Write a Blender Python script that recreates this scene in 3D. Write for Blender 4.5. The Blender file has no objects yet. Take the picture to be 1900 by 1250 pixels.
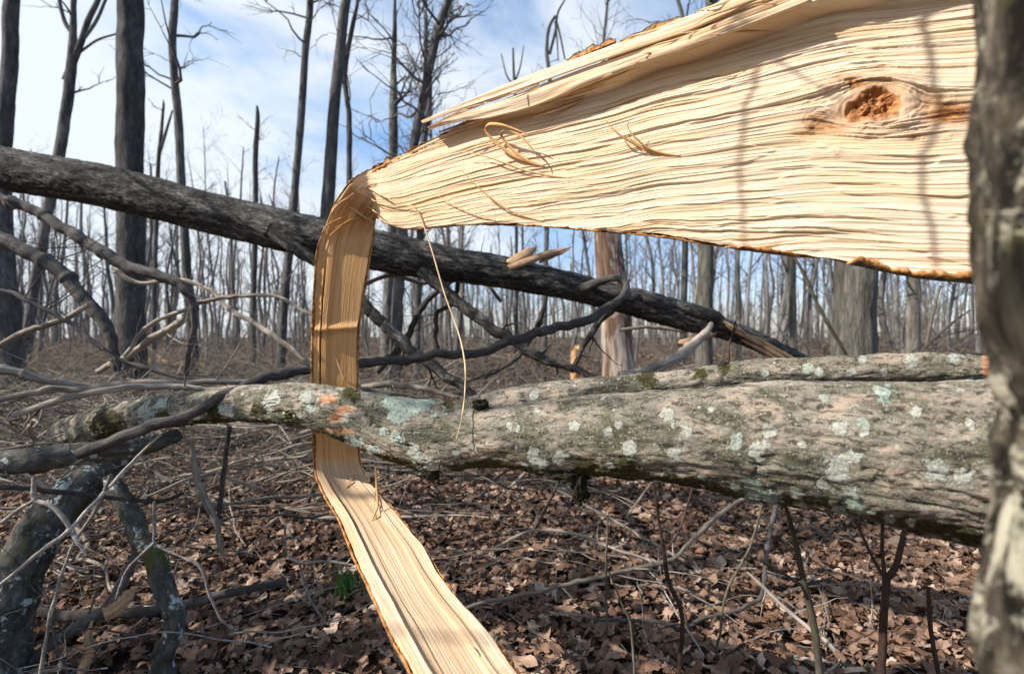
import bpy, math, random
import numpy as np
from mathutils import Vector

random.seed(7)
RNG = np.random.default_rng(7)
C = bpy.context.scene.collection
SC = bpy.context.scene

# ------------------------------------------------------------------ camera, light, sky
FPX = 950.0                 # focal length in pixels of a 1900 px wide picture (18 mm on 36 mm)
CAMH = 1.3
SUN = Vector((-0.73, -0.28, 0.62)).normalized()      # direction towards the sun
cam = bpy.data.objects.new('camera', bpy.data.cameras.new('camera'))
C.objects.link(cam)
cam.location = (0, 0, CAMH)
cam.rotation_euler = (math.radians(90), 0, 0)
cam.data.sensor_width = 36.0
cam.data.lens = 18.0
cam.data.clip_start = 0.02
cam.data.clip_end = 2000.0
cam.data.dof.use_dof = True
cam.data.dof.focus_distance = 1.45
cam.data.dof.aperture_fstop = 2.8
SC.camera = cam

sun = bpy.data.objects.new('sun', bpy.data.lights.new('sun', 'SUN'))
C.objects.link(sun)
sun.data.energy = 5.0
sun.data.angle = math.radians(0.5)
sun.data.color = (1.0, 0.94, 0.85)
sun.rotation_euler = SUN.to_track_quat('Z', 'Y').to_euler()
sun.location = (-6, -4, 12)

SC.view_settings.view_transform = 'Standard'
SC.view_settings.look = 'None'
SC.view_settings.exposure = 0.64
SC.view_settings.gamma = 1.0
SC.view_settings.use_curve_mapping = False
SC.cycles.max_bounces = 6
SC.cycles.diffuse_bounces = 3
SC.cycles.use_denoising = True

world = bpy.data.worlds.new('World')
SC.world = world
world.use_nodes = True
wt = world.node_tree
wt.nodes.clear()


def wn(t, **k):
    n = wt.nodes.new(t)
    for a, b in k.items():
        setattr(n, a, b)
    return n


w_out = wn('ShaderNodeOutputWorld')
w_bg = wn('ShaderNodeBackground')
w_bg.inputs['Strength'].default_value = 0.078
w_sky = wn('ShaderNodeTexSky', sky_type='NISHITA', sun_disc=False)
w_sky.sun_elevation = math.asin(SUN.z)
w_sky.sun_rotation = math.atan2(SUN.x, SUN.y)
w_sky.air_density = 1.0
w_sky.dust_density = 0.6
w_sky.ozone_density = 1.6
w_tc = wn('ShaderNodeTexCoord')
w_map = wn('ShaderNodeMapping')
w_map.inputs['Scale'].default_value = (1.0, 1.0, 2.6)
w_map.inputs['Rotation'].default_value = (0.0, 0.35, 0.0)
w_n = wn('ShaderNodeTexNoise')
w_n.inputs['Scale'].default_value = 2.9
w_n.inputs['Detail'].default_value = 9.0
w_n.inputs['Roughness'].default_value = 0.55
w_n.inputs['Distortion'].default_value = 0.4
w_sep = wn('ShaderNodeSeparateXYZ')
w_m1 = wn('ShaderNodeMath', operation='MULTIPLY_ADD')       # more cloud towards the left
w_m1.inputs[1].default_value = -0.46
w_m1.inputs[2].default_value = -0.02
w_m2 = wn('ShaderNodeMath', operation='ADD')
w_ramp = wn('ShaderNodeMapRange', interpolation_type='SMOOTHSTEP')
w_ramp.inputs['From Min'].default_value = 0.36
w_ramp.inputs['From Max'].default_value = 0.70
w_ramp.inputs['To Min'].default_value = 0.10
w_ramp.inputs['To Max'].default_value = 0.90
w_mix = wn('ShaderNodeMix', data_type='RGBA')
w_mix.inputs[7].default_value = (8.0, 8.5, 9.0, 1)
wt.links.new(w_tc.outputs['Generated'], w_map.inputs['Vector'])
wt.links.new(w_map.outputs['Vector'], w_n.inputs['Vector'])
wt.links.new(w_tc.outputs['Generated'], w_sep.inputs[0])
wt.links.new(w_sep.outputs['X'], w_m1.inputs[0])
wt.links.new(w_n.outputs['Fac'], w_m2.inputs[0])
wt.links.new(w_m1.outputs[0], w_m2.inputs[1])
wt.links.new(w_m2.outputs[0], w_ramp.inputs['Value'])
wt.links.new(w_ramp.outputs['Result'], w_mix.inputs[0])
w_gain = wn('ShaderNodeMix', data_type='RGBA', blend_type='MULTIPLY')
w_gain.inputs[0].default_value = 1.0
w_h = wn('ShaderNodeMapRange', interpolation_type='SMOOTHSTEP')
w_h.inputs['From Min'].default_value = 0.02
w_h.inputs['From Max'].default_value = 0.42
w_gc = wn('ShaderNodeMix', data_type='RGBA')
w_gc.inputs[6].default_value = (1.22, 1.18, 1.42, 1)
w_gc.inputs[7].default_value = (1.34, 1.80, 2.05, 1)
wt.links.new(w_sep.outputs['Z'], w_h.inputs['Value'])
wt.links.new(w_h.outputs['Result'], w_gc.inputs[0])
wt.links.new(w_gc.outputs[2], w_gain.inputs[7])
wt.links.new(w_sky.outputs[0], w_gain.inputs[6])
wt.links.new(w_gain.outputs[2], w_mix.inputs[6])
wt.links.new(w_mix.outputs[2], w_bg.inputs['Color'])
wt.links.new(w_bg.outputs[0], w_out.inputs['Surface'])


# ------------------------------------------------------------------ numeric helpers
def P(px, py, d):
    return np.array([(px - 950.0) / FPX * d, d, CAMH - (py - 625.0) / FPX * d])


def proj(V):
    V = np.asarray(V)
    return 950 + V[..., 0] / V[..., 1] * FPX, 625 - (V[..., 2] - CAMH) / V[..., 1] * FPX


def _hash(ix, iy, iz, seed):
    h = (ix.astype(np.uint32) * np.uint32(374761393) + iy.astype(np.uint32) * np.uint32(668265263)
         + iz.astype(np.uint32) * np.uint32(2246822519) + np.uint32((seed * 3266489917) & 0xffffffff))
    h = (h ^ (h >> np.uint32(13))) * np.uint32(1274126177)
    h = (h ^ (h >> np.uint32(16))) * np.uint32(2654435761)
    h ^= h >> np.uint32(15)
    return h.astype(np.float64) / 4294967295.0 * 2 - 1


def noise3(x, y, z, seed=0):
    x, y, z = np.broadcast_arrays(np.asarray(x, float), np.asarray(y, float), np.asarray(z, float))
    ix, iy, iz = np.floor(x).astype(np.int64), np.floor(y).astype(np.int64), np.floor(z).astype(np.int64)
    fx, fy, fz = x - ix, y - iy, z - iz
    f = lambda t: t * t * t * (t * (t * 6 - 15) + 10)
    ux, uy, uz = f(fx), f(fy), f(fz)
    r = 0
    for a in (0, 1):
        wx = ux if a else 1 - ux
        for b in (0, 1):
            wy = uy if b else 1 - uy
            for c in (0, 1):
                wz = uz if c else 1 - uz
                r = r + wx * wy * wz * _hash(ix + a, iy + b, iz + c, seed)
    return r


def fbm(x, y, z=0.0, oct=4, seed=0, gain=0.5):
    r, a, s = 0, 1.0, 0.0
    x, y, z = np.asarray(x, float), np.asarray(y, float), np.asarray(z, float)
    for o in range(oct):
        r = r + a * noise3(x, y, z, seed + o * 17)
        s += a
        a *= gain
        x, y, z = x * 2.03 + 5.1, y * 2.03 + 1.7, z * 2.03 + 9.2
    return r / s * 1.6


def sstep(a, b, x):
    t = np.clip((x - a) / (b - a), 0, 1)
    return t * t * (3 - 2 * t)


def catmull(pts, n):
    """n samples along a centripetal-ish spline through rows of pts (any columns), uniform in chord length of the first 3 columns."""
    p = np.asarray(pts, float)
    if len(p) == 2:
        t = np.linspace(0, 1, n)[:, None]
        return p[0] * (1 - t) + p[1] * t
    q = np.vstack([2 * p[0] - p[1], p, 2 * p[-1] - p[-2]])
    out = []
    m = max(6, int(6 * n / len(p)))
    for i in range(len(p) - 1):
        p0, p1, p2, p3 = q[i], q[i + 1], q[i + 2], q[i + 3]
        t = np.linspace(0, 1, m, endpoint=False)[:, None]
        out.append(0.5 * ((2 * p1) + (-p0 + p2) * t + (2 * p0 - 5 * p1 + 4 * p2 - p3) * t ** 2 + (-p0 + 3 * p1 - 3 * p2 + p3) * t ** 3))
    out.append(p[-1:])
    o = np.vstack(out)
    L = np.concatenate([[0], np.cumsum(np.linalg.norm(np.diff(o[:, :3], axis=0), axis=1))])
    s = np.linspace(0, L[-1], n)
    return np.stack([np.interp(s, L, o[:, k]) for k in range(o.shape[1])], 1)


# ------------------------------------------------------------------ mesh helpers
def make_mesh(name, V, F, mat=None, attrs=None, smooth=True, quads=True):
    """F: (n,4) or (n,3) int array, or list of such arrays."""
    V = np.asarray(V, np.float32)
    Fs = F if isinstance(F, list) else [F]
    Fs = [np.asarray(f, np.int32) for f in Fs if len(f)]
    me = bpy.data.meshes.new(name)
    loops = np.concatenate([f.ravel() for f in Fs])
    tot = np.concatenate([np.full(len(f), f.shape[1], np.int32) for f in Fs])
    start = np.concatenate([[0], np.cumsum(tot)[:-1]]).astype(np.int32)
    me.vertices.add(len(V))
    me.vertices.foreach_set('co', V.ravel())
    me.loops.add(len(loops))
    me.loops.foreach_set('vertex_index', loops)
    me.polygons.add(len(tot))
    me.polygons.foreach_set('loop_start', start)
    me.polygons.foreach_set('loop_total', tot)
    if smooth:
        me.polygons.foreach_set('use_smooth', np.ones(len(tot), bool))
    for k, a in (attrs or {}).items():
        a = np.asarray(a, np.float32)
        if a.ndim == 2 and a.shape[1] == 3:
            at = me.attributes.new(k, 'FLOAT_VECTOR', 'POINT')
            at.data.foreach_set('vector', a.ravel())
        else:
            at = me.attributes.new(k, 'FLOAT', 'POINT')
            at.data.foreach_set('value', a.ravel())
    if mat:
        me.materials.append(mat)
    me.update(calc_edges=True)
    return me


def link(name, me, parent=None):
    o = bpy.data.objects.new(name, me)
    C.objects.link(o)
    if parent is not None:
        o.parent = parent
    return o


def tag(o, label=None, cat=None, group=None, kind=None):
    if label:
        o['label'] = label
    if cat:
        o['category'] = cat
    if group:
        o['group'] = group
    if kind:
        o['kind'] = kind
    return o


def empty(name, loc=(0, 0, 0), label=None, cat=None, group=None):
    o = bpy.data.objects.new(name, None)
    C.objects.link(o)
    o.location = loc
    o.empty_display_size = 0.1
    return tag(o, label, cat, group)


class MB:
    """collects vertex / face arrays into one mesh"""
    def __init__(self):
        self.V, self.Q, self.T, self.A, self.R, self.n = [], [], [], [], [], 0

    def add(self, V, Q=None, T=None, A=None, R=None):
        V = np.asarray(V, float).reshape(-1, 3)
        self.V.append(V)
        if Q is not None and len(Q):
            self.Q.append(np.asarray(Q) + self.n)
        if T is not None and len(T):
            self.T.append(np.asarray(T) + self.n)
        self.A.append(V.copy() if A is None else np.asarray(A, float).reshape(-1, 3))
        self.R.append(np.zeros(len(V)) if R is None else np.broadcast_to(np.asarray(R, float), (len(V),)))
        self.n += len(V)
        return self

    def arrays(self):
        Q = np.vstack(self.Q) if self.Q else np.zeros((0, 4), int)
        T = np.vstack(self.T) if self.T else np.zeros((0, 3), int)
        return np.vstack(self.V), Q, T, np.vstack(self.A), np.concatenate(self.R)

    def mesh(self, name, mat, offset=None, smooth=True):
        V, Q, T, A, R = self.arrays()
        if offset is not None:
            V = V - np.asarray(offset)
        return make_mesh(name, V, [Q, T], mat, {'bk': A, 'rnd': R}, smooth)


def batch_tubes(Pt, R, seg=5):
    """Pt (N,K,3), R (N,K) -> V, Q, A (bark coordinates)"""
    N, K, _ = Pt.shape
    T = np.gradient(Pt, axis=1)
    T /= np.linalg.norm(T, axis=2, keepdims=True) + 1e-12
    D = Pt[:, -1] - Pt[:, 0]
    D /= np.linalg.norm(D, axis=1, keepdims=True) + 1e-12
    ref = np.where(np.abs(D[:, 2:3]) > 0.75, np.array([[1.0, 0.13, 0.0]]), np.array([[0.0, 0.1, 1.0]]))
    Nn = np.cross(T, ref[:, None, :])
    Nn /= np.linalg.norm(Nn, axis=2, keepdims=True) + 1e-12
    B = np.cross(T, Nn)
    th = np.linspace(0, 2 * math.pi, seg, endpoint=False)
    c, s = np.cos(th), np.sin(th)
    off = Nn[:, :, None, :] * c[None, None, :, None] + B[:, :, None, :] * s[None, None, :, None]
    V = Pt[:, :, None, :] + off * R[:, :, None, None]
    L = np.concatenate([np.zeros((N, 1)), np.cumsum(np.linalg.norm(np.diff(Pt, axis=1), axis=2), axis=1)], 1)
    jit = RNG.uniform(0, 40, (N, 1, 1))
    A = np.stack([R[:, :, None] * c[None, None, :] + jit, R[:, :, None] * s[None, None, :] + jit * 0.7,
                  np.broadcast_to(L[:, :, None], (N, K, seg))], -1)
    idx = np.arange(N * K * seg).reshape(N, K, seg)
    a = idx[:, :-1, :]
    b = idx[:, 1:, :]
    Q = np.stack([a, np.roll(a, -1, 2), np.roll(b, -1, 2), b], -1).reshape(-1, 4)
    return V.reshape(-1, 3), Q, A.reshape(-1, 3)


def grow(mb, Pt, R, seg=5, rnd=None, caps=False):
    V, Q, A = batch_tubes(Pt, R, seg)
    N, K = R.shape
    rr = np.zeros(len(V)) if rnd is None else np.repeat(rnd, K * seg)
    T = None
    if caps:
        Ts = []
        for i in range(N):
            for base, rev in ((i * K * seg, True), ((i * K + K - 1) * seg, False)):
                for k in range(1, seg - 1):
                    t = [base, base + k, base + k + 1]
                    Ts.append(t[::-1] if not rev else t)
        T = np.array(Ts)
    mb.add(V, Q, T, A, rr)


def rough_tube(path, rad, nlen, seg, amp=0.0, fu=8.0, fl=2.0, seed=0, lumps=0.0):
    """one bark-roughened tube; path rows xyz, rad per row; returns grid V (nlen,seg,3), A and radius"""
    pr = catmull(np.column_stack([path, rad]), nlen)
    Pt, R = pr[:, :3], pr[:, 3]
    V, Q, A = batch_tubes(Pt[None], R[None], seg)
    V = V.reshape(nlen, seg, 3)
    A = A.reshape(nlen, seg, 3)
    th = np.linspace(0, 2 * math.pi, seg, endpoint=False)
    L = A[:, :, 2]
    cx, cy = np.cos(th)[None, :], np.sin(th)[None, :]
    rr = R[:, None]
    h = amp * fbm(cx * rr * fu * 6, cy * rr * fu * 6, L * fl * 6, 5, seed)
    h = h + lumps * rr * fbm(cx * 1.1, cy * 1.1, L * 2.2, 3, seed + 5)
    dirn = V - Pt[:, None, :]
    dirn /= np.linalg.norm(dirn, axis=2, keepdims=True) + 1e-12
    V = V + dirn * h[..., None]
    return V, Q, A, Pt, R


def end_caps(nlen, seg):
    T = []
    for k in range(1, seg - 1):
        T.append([0, k, k + 1])
        b = (nlen - 1) * seg
        T.append([b, b + k + 1, b + k])
    return np.array(T)


def gz(x, y):
    """terrain height"""
    x, y = np.asarray(x, float), np.asarray(y, float)
    r = 0.75 * sstep(3.2, 26.0, y)
    r = r + 0.05 * fbm(x * 0.5, y * 0.5, 0, 3, 91) + 0.25 * sstep(8, 30, y) * fbm(x * 0.07, y * 0.07, 0, 2, 93)
    return r


def gpt(px, py, lift=0.0):
    """ground point seen at a pixel"""
    d = 2.0
    for _ in range(60):
        x = (px - 950) / FPX * d
        z = float(gz(x, d)) + lift
        dn = (CAMH - z) * FPX / max(1.0, (py - 625))
        d = 0.5 * d + 0.5 * min(dn, 60)
    return P(px, py, d)


# ------------------------------------------------------------------ materials
class NT:
    def __init__(self, name, rough=0.9, spec=0.15):
        self.m = bpy.data.materials.new(name)
        self.m.use_nodes = True
        self.t = self.m.node_tree
        self.t.nodes.clear()
        self.out = self.t.nodes.new('ShaderNodeOutputMaterial')
        self.b = self.t.nodes.new('ShaderNodeBsdfPrincipled')
        self.b.inputs['Roughness'].default_value = rough
        self.b.inputs['Specular IOR Level'].default_value = spec
        self.t.links.new(self.b.outputs[0], self.out.inputs['Surface'])

    def n(self, t, ins=None, **k):
        n = self.t.nodes.new(t)
        for a, v in k.items():
            setattr(n, a, v)
        for a, v in (ins or {}).items():
            if isinstance(v, (int, float, tuple)):
                n.inputs[a].default_value = v
            else:
                self.l(v, n.inputs[a])
        return n

    def l(self, a, b):
        if hasattr(a, 'outputs'):
            a = a.outputs[0]
        self.t.links.new(a, b)

    def attr(self, name):
        return self.n('ShaderNodeAttribute', attribute_name=name)

    def map(self, vec, scale=(1, 1, 1), loc=(0, 0, 0)):
        return self.n('ShaderNodeMapping', {'Vector': vec, 'Scale': tuple(scale), 'Location': tuple(loc)})

    def noise(self, vec, scale, detail=6.0, rough=0.6, dist=0.0):
        return self.n('ShaderNodeTexNoise', {'Vector': vec, 'Scale': float(scale), 'Detail': float(detail), 'Roughness': rough, 'Distortion': dist})

    def rng(self, val, a, b, c=0.0, d=1.0, smooth=True):
        n = self.n('ShaderNodeMapRange', {'Value': val, 'From Min': a, 'From Max': b, 'To Min': c, 'To Max': d})
        n.interpolation_type = 'SMOOTHSTEP' if smooth else 'LINEAR'
        return n.outputs['Result']

    def ramp(self, fac, stops):
        n = self.n('ShaderNodeValToRGB', {'Fac': fac})
        e = n.color_ramp.elements
        while len(e) < len(stops):
            e.new(0.5)
        for i, (p, c) in enumerate(stops):
            e[i].position = p
            e[i].color = (*c, 1)
        return n.outputs['Color']

    def mix(self, fac, a, b, mode='MIX'):
        n = self.t.nodes.new('ShaderNodeMix')
        n.data_type = 'RGBA'
        n.blend_type = mode
        for i, v in ((0, fac), (6, a), (7, b)):
            if isinstance(v, tuple):
                n.inputs[i].default_value = (*v, 1) if len(v) == 3 else v
            elif isinstance(v, (int, float)):
                n.inputs[i].default_value = v
            else:
                self.l(v, n.inputs[i])
        return n.outputs[2]

    def math(self, op, a, b=0.0, c=None):
        n = self.t.nodes.new('ShaderNodeMath')
        n.operation = op
        for i, v in enumerate((a, b) if c is None else (a, b, c)):
            if isinstance(v, (int, float)):
                n.inputs[i].default_value = v
            else:
                self.l(v, n.inputs[i])
        return n.outputs[0]

    def bump(self, h, strength=0.5, dist=0.005, normal=None):
        n = self.n('ShaderNodeBump', {'Strength': strength, 'Distance': dist, 'Height': h})
        if normal is not None:
            self.l(normal, n.inputs['Normal'])
        return n.outputs[0]

    def done(self, color, normal=None):
        if isinstance(color, tuple):
            self.b.inputs['Base Color'].default_value = (*color, 1)
        else:
            self.l(color, self.b.inputs['Base Color'])
        if normal is not None:
            self.l(normal, self.b.inputs['Normal'])
        return self.m


def bark_mat(name, dark, mid, light, scale=30.0, stretch=0.25, lichen=0.0, lichen_col=(0.42, 0.46, 0.42), bump=0.6, dist=0.006, moss=0.0, obj_var=0.3):
    m = NT(name)
    v = m.attr('bk').outputs['Vector']
    c = m.map(v, (1, 1, stretch))
    n1 = m.noise(c, scale, 8, 0.65, 0.3)
    n2 = m.noise(c, scale * 0.22, 4, 0.6)
    dv = m.n('ShaderNodeVectorMath', {0: c, 1: m.n('ShaderNodeVectorMath', {0: m.noise(c, scale * 0.9, 4, 0.65).outputs['Color'], 1: (2.2 / scale,) * 3}, operation='MULTIPLY').outputs[0]}, operation='ADD')
    n3 = m.n('ShaderNodeTexVoronoi', {'Vector': dv.outputs[0], 'Scale': scale * 0.8, 'Randomness': 1.0}, feature='DISTANCE_TO_EDGE')
    f = m.math('ADD', m.math('MULTIPLY', n1.outputs['Fac'], 0.6), m.math('MULTIPLY', n2.outputs['Fac'], 0.4))
    col = m.ramp(f, [(0.34, dark), (0.50, mid), (0.68, light)])
    crack = m.rng(n3.outputs['Distance'], 0.0, 0.16)
    col = m.mix(m.math('MULTIPLY_ADD', crack, -0.32, 0.32), col, dark)
    if moss > 0:
        nm = m.noise(v, 5.0, 5, 0.65)
        col = m.mix(m.math('MULTIPLY', m.rng(nm.outputs['Fac'], 0.62 - moss, 0.70 - moss), 0.8), col, (0.075, 0.075, 0.018))
    if lichen > 0:
        nl = m.noise(v, 13.0, 6, 0.7, 0.5)
        nl2 = m.noise(v, 60.0, 4, 0.6)
        ff = m.math('ADD', m.math('MULTIPLY', nl.outputs['Fac'], 0.75), m.math('MULTIPLY', nl2.outputs['Fac'], 0.25))
        col = m.mix(m.rng(ff, 0.70 - lichen, 0.745 - lichen), col, lichen_col)
    if obj_var > 0:
        oi = m.n('ShaderNodeObjectInfo')
        k = m.math('MULTIPLY_ADD', oi.outputs['Random'], obj_var * 2, 1 - obj_var)
        col = m.mix(1.0, col, m.n('ShaderNodeCombineColor', {0: k, 1: k, 2: k}).outputs[0], 'MULTIPLY')
    h = m.math('ADD', m.math('MULTIPLY', n1.outputs['Fac'], 0.7), m.math('MULTIPLY', crack, 0.25))
    return m.done(col, m.bump(h, bump, dist))


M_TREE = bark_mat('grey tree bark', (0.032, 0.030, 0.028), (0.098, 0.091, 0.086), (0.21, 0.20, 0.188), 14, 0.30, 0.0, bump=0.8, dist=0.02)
M_FUR = bark_mat('furrowed tree bark', (0.05, 0.045, 0.035), (0.13, 0.12, 0.10), (0.24, 0.225, 0.19), 17, 0.16, 0.02, bump=1.0, dist=0.03)
M_FAR = bark_mat('haze-lightened far bark', (0.07, 0.064, 0.060), (0.15, 0.14, 0.132), (0.29, 0.275, 0.26), 9, 0.2, 0.0, bump=0.4, dist=0.02)  # bark colour lightened to stand in for distance haze
M_TWIG = bark_mat('crown twig bark', (0.065, 0.057, 0.053), (0.12, 0.106, 0.10), (0.19, 0.17, 0.16), 40, 0.3, 0.0, bump=0.2)
M_DARKLOG = bark_mat('dark fallen log bark', (0.010, 0.009, 0.008), (0.045, 0.041, 0.037), (0.27, 0.255, 0.235), 110, 0.25, 0.015, bump=0.9, dist=0.006, moss=0.0, obj_var=0.0)
M_BRANCH = bark_mat('dark branch bark', (0.028, 0.024, 0.022), (0.075, 0.066, 0.06), (0.15, 0.135, 0.12), 60, 0.3, 0.0, bump=0.6, dist=0.004)
M_DEADW = bark_mat('weathered dead branch', (0.085, 0.07, 0.054), (0.26, 0.22, 0.178), (0.50, 0.44, 0.37), 60, 0.12, 0.0, bump=0.5, dist=0.003, obj_var=0.4)
M_LICHB = bark_mat('lichen covered bark', (0.022, 0.020, 0.017), (0.07, 0.066, 0.056), (0.16, 0.155, 0.135), 45, 0.5, 0.14, (0.36, 0.40, 0.38), bump=1.0, dist=0.006, moss=0.05, obj_var=0.15)
M_PALETWIG = bark_mat('pale speckled twig', (0.10, 0.085, 0.07), (0.26, 0.23, 0.20), (0.45, 0.41, 0.37), 90, 0.6, 0.10, (0.5, 0.5, 0.47), bump=0.5, dist=0.002)
M_SAPL = bark_mat('sapling bark', (0.05, 0.042, 0.028), (0.10, 0.088, 0.062), (0.17, 0.15, 0.11), 120, 0.25, 0.0, bump=0.3, dist=0.002)
M_REDTWIG = bark_mat('red brown stem bark', (0.03, 0.016, 0.012), (0.065, 0.04, 0.03), (0.11, 0.075, 0.06), 120, 0.25, 0.0, bump=0.3, dist=0.002)


def near_bark():
    m = NT('mossy bark close up')
    v = m.attr('bk').outputs['Vector']
    c = m.map(v, (1, 1, 0.3))
    n1 = m.noise(c, 32, 7, 0.72, 0.4)
    n2 = m.noise(m.map(v, (1, 1, 0.7)), 34, 7, 0.72, 0.3)
    n3 = m.noise(v, 22, 6, 0.7, 0.3)
    col = m.ramp(n1.outputs['Fac'], [(0.42, (0.008, 0.007, 0.005)), (0.53, (0.065, 0.054, 0.04)), (0.66, (0.24, 0.205, 0.16))])
    col = m.mix(m.rng(n3.outputs['Fac'], 0.55, 0.72, 0, 0.8), col, (0.07, 0.062, 0.018))
    n4 = m.noise(m.map(v, (1, 1, 1), (7, 3, 1)), 9, 4, 0.6)
    col = m.mix(m.rng(n4.outputs['Fac'], 0.62, 0.68), col, (0.12, 0.055, 0.025))
    hz = m.n('ShaderNodeSeparateXYZ', {0: v}).outputs['Z']
    low = m.rng(hz, 1.30, 1.16, 0.0, 0.03)
    col = m.mix(m.rng(m.math('ADD', n2.outputs['Fac'], low), 0.51, 0.60, 0, 0.9), col, (0.42, 0.39, 0.30))
    return m.done(col, m.bump(n1.outputs['Fac'], 1.0, 0.012))


M_NEAR = near_bark()


def log_mat():
    m = NT('lichen log bark')
    v = m.attr('bk').outputs['Vector']
    c = m.map(v, (1, 1, 0.5))
    n1 = m.noise(c, 75, 8, 0.72, 0.3)
    n2 = m.noise(c, 11, 5, 0.6, 0.3)
    n3 = m.noise(v, 190, 5, 0.65)
    n0 = m.noise(m.map(v, (1, 1, 0.7), (3, 5, 1)), 13.0, 6, 0.66, 0.5)
    col = m.ramp(n2.outputs['Fac'], [(0.33, (0.07, 0.065, 0.044)), (0.46, (0.165, 0.150, 0.112)), (0.58, (0.285, 0.252, 0.20)), (0.70, (0.42, 0.365, 0.295))])
    # green-grey crust and rosy bare bark in broad patches
    col = m.mix(m.rng(n0.outputs['Fac'], 0.53, 0.60, 0, 0.65), col, (0.42, 0.325, 0.25))
    col = m.mix(m.rng(n0.outputs['Fac'], 0.48, 0.40, 0, 0.7), col, (0.085, 0.083, 0.048))
    # fine dark fissures
    f = m.rng(n1.outputs['Fac'], 0.51, 0.40)
    col = m.mix(m.math('MULTIPLY', f, 0.85), col, (0.042, 0.037, 0.026))
    g = m.rng(n3.outputs['Fac'], 0.54, 0.64, 0, 0.6)
    col = m.mix(g, col, (0.42, 0.40, 0.33))
    # bare orange wood where bark was scraped off
    sc = m.attr('scrape').outputs['Fac']
    scf = m.rng(m.math('ADD', sc, m.math('MULTIPLY_ADD', n1.outputs['Fac'], 0.9, -0.45)), 0.45, 0.6)
    scol = m.ramp(n1.outputs['Fac'], [(0.35, (0.20, 0.075, 0.03)), (0.5, (0.48, 0.26, 0.14)), (0.65, (0.60, 0.40, 0.26))])
    col = m.mix(scf, col, scol)
    # moss
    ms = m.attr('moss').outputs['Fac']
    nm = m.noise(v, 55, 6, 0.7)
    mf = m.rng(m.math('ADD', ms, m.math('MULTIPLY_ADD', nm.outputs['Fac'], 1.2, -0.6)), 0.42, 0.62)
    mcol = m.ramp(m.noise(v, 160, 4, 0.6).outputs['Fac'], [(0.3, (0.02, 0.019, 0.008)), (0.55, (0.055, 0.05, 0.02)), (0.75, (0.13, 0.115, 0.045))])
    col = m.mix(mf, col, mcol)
    # lichen rosettes: white-grey crusts and the pale green leafy kind
    li = m.attr('lichen').outputs['Fac']
    nl = m.noise(v, 70, 6, 0.75, 0.8)
    lf = m.rng(m.math('ADD', li, m.math('MULTIPLY_ADD', nl.outputs['Fac'], 2.4, -1.2)), 0.40, 0.52)
    nlc = m.noise(v, 150, 5, 0.65)
    lc = m.ramp(nlc.outputs['Fac'], [(0.3, (0.24, 0.24, 0.20)), (0.5, (0.46, 0.46, 0.40)), (0.7, (0.62, 0.62, 0.56))])
    green = m.attr('green').outputs['Fac']
    lg = m.ramp(nlc.outputs['Fac'], [(0.32, (0.13, 0.17, 0.13)), (0.5, (0.36, 0.43, 0.36)), (0.7, (0.55, 0.62, 0.54))])
    lc = m.mix(green, lc, lg)
    col = m.mix(m.math('MULTIPLY', lf, 0.8), col, lc)
    hh = m.math('ADD', m.math('MULTIPLY', n1.outputs['Fac'], 0.8), m.math('MULTIPLY', lf, m.math('MULTIPLY', nlc.outputs['Fac'], 0.5)))
    hh = m.math('ADD', hh, m.math('MULTIPLY', n3.outputs['Fac'], 0.35))
    return m.done(col, m.bump(hh, 1.0, 0.008))


M_LOG = log_mat()


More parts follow.
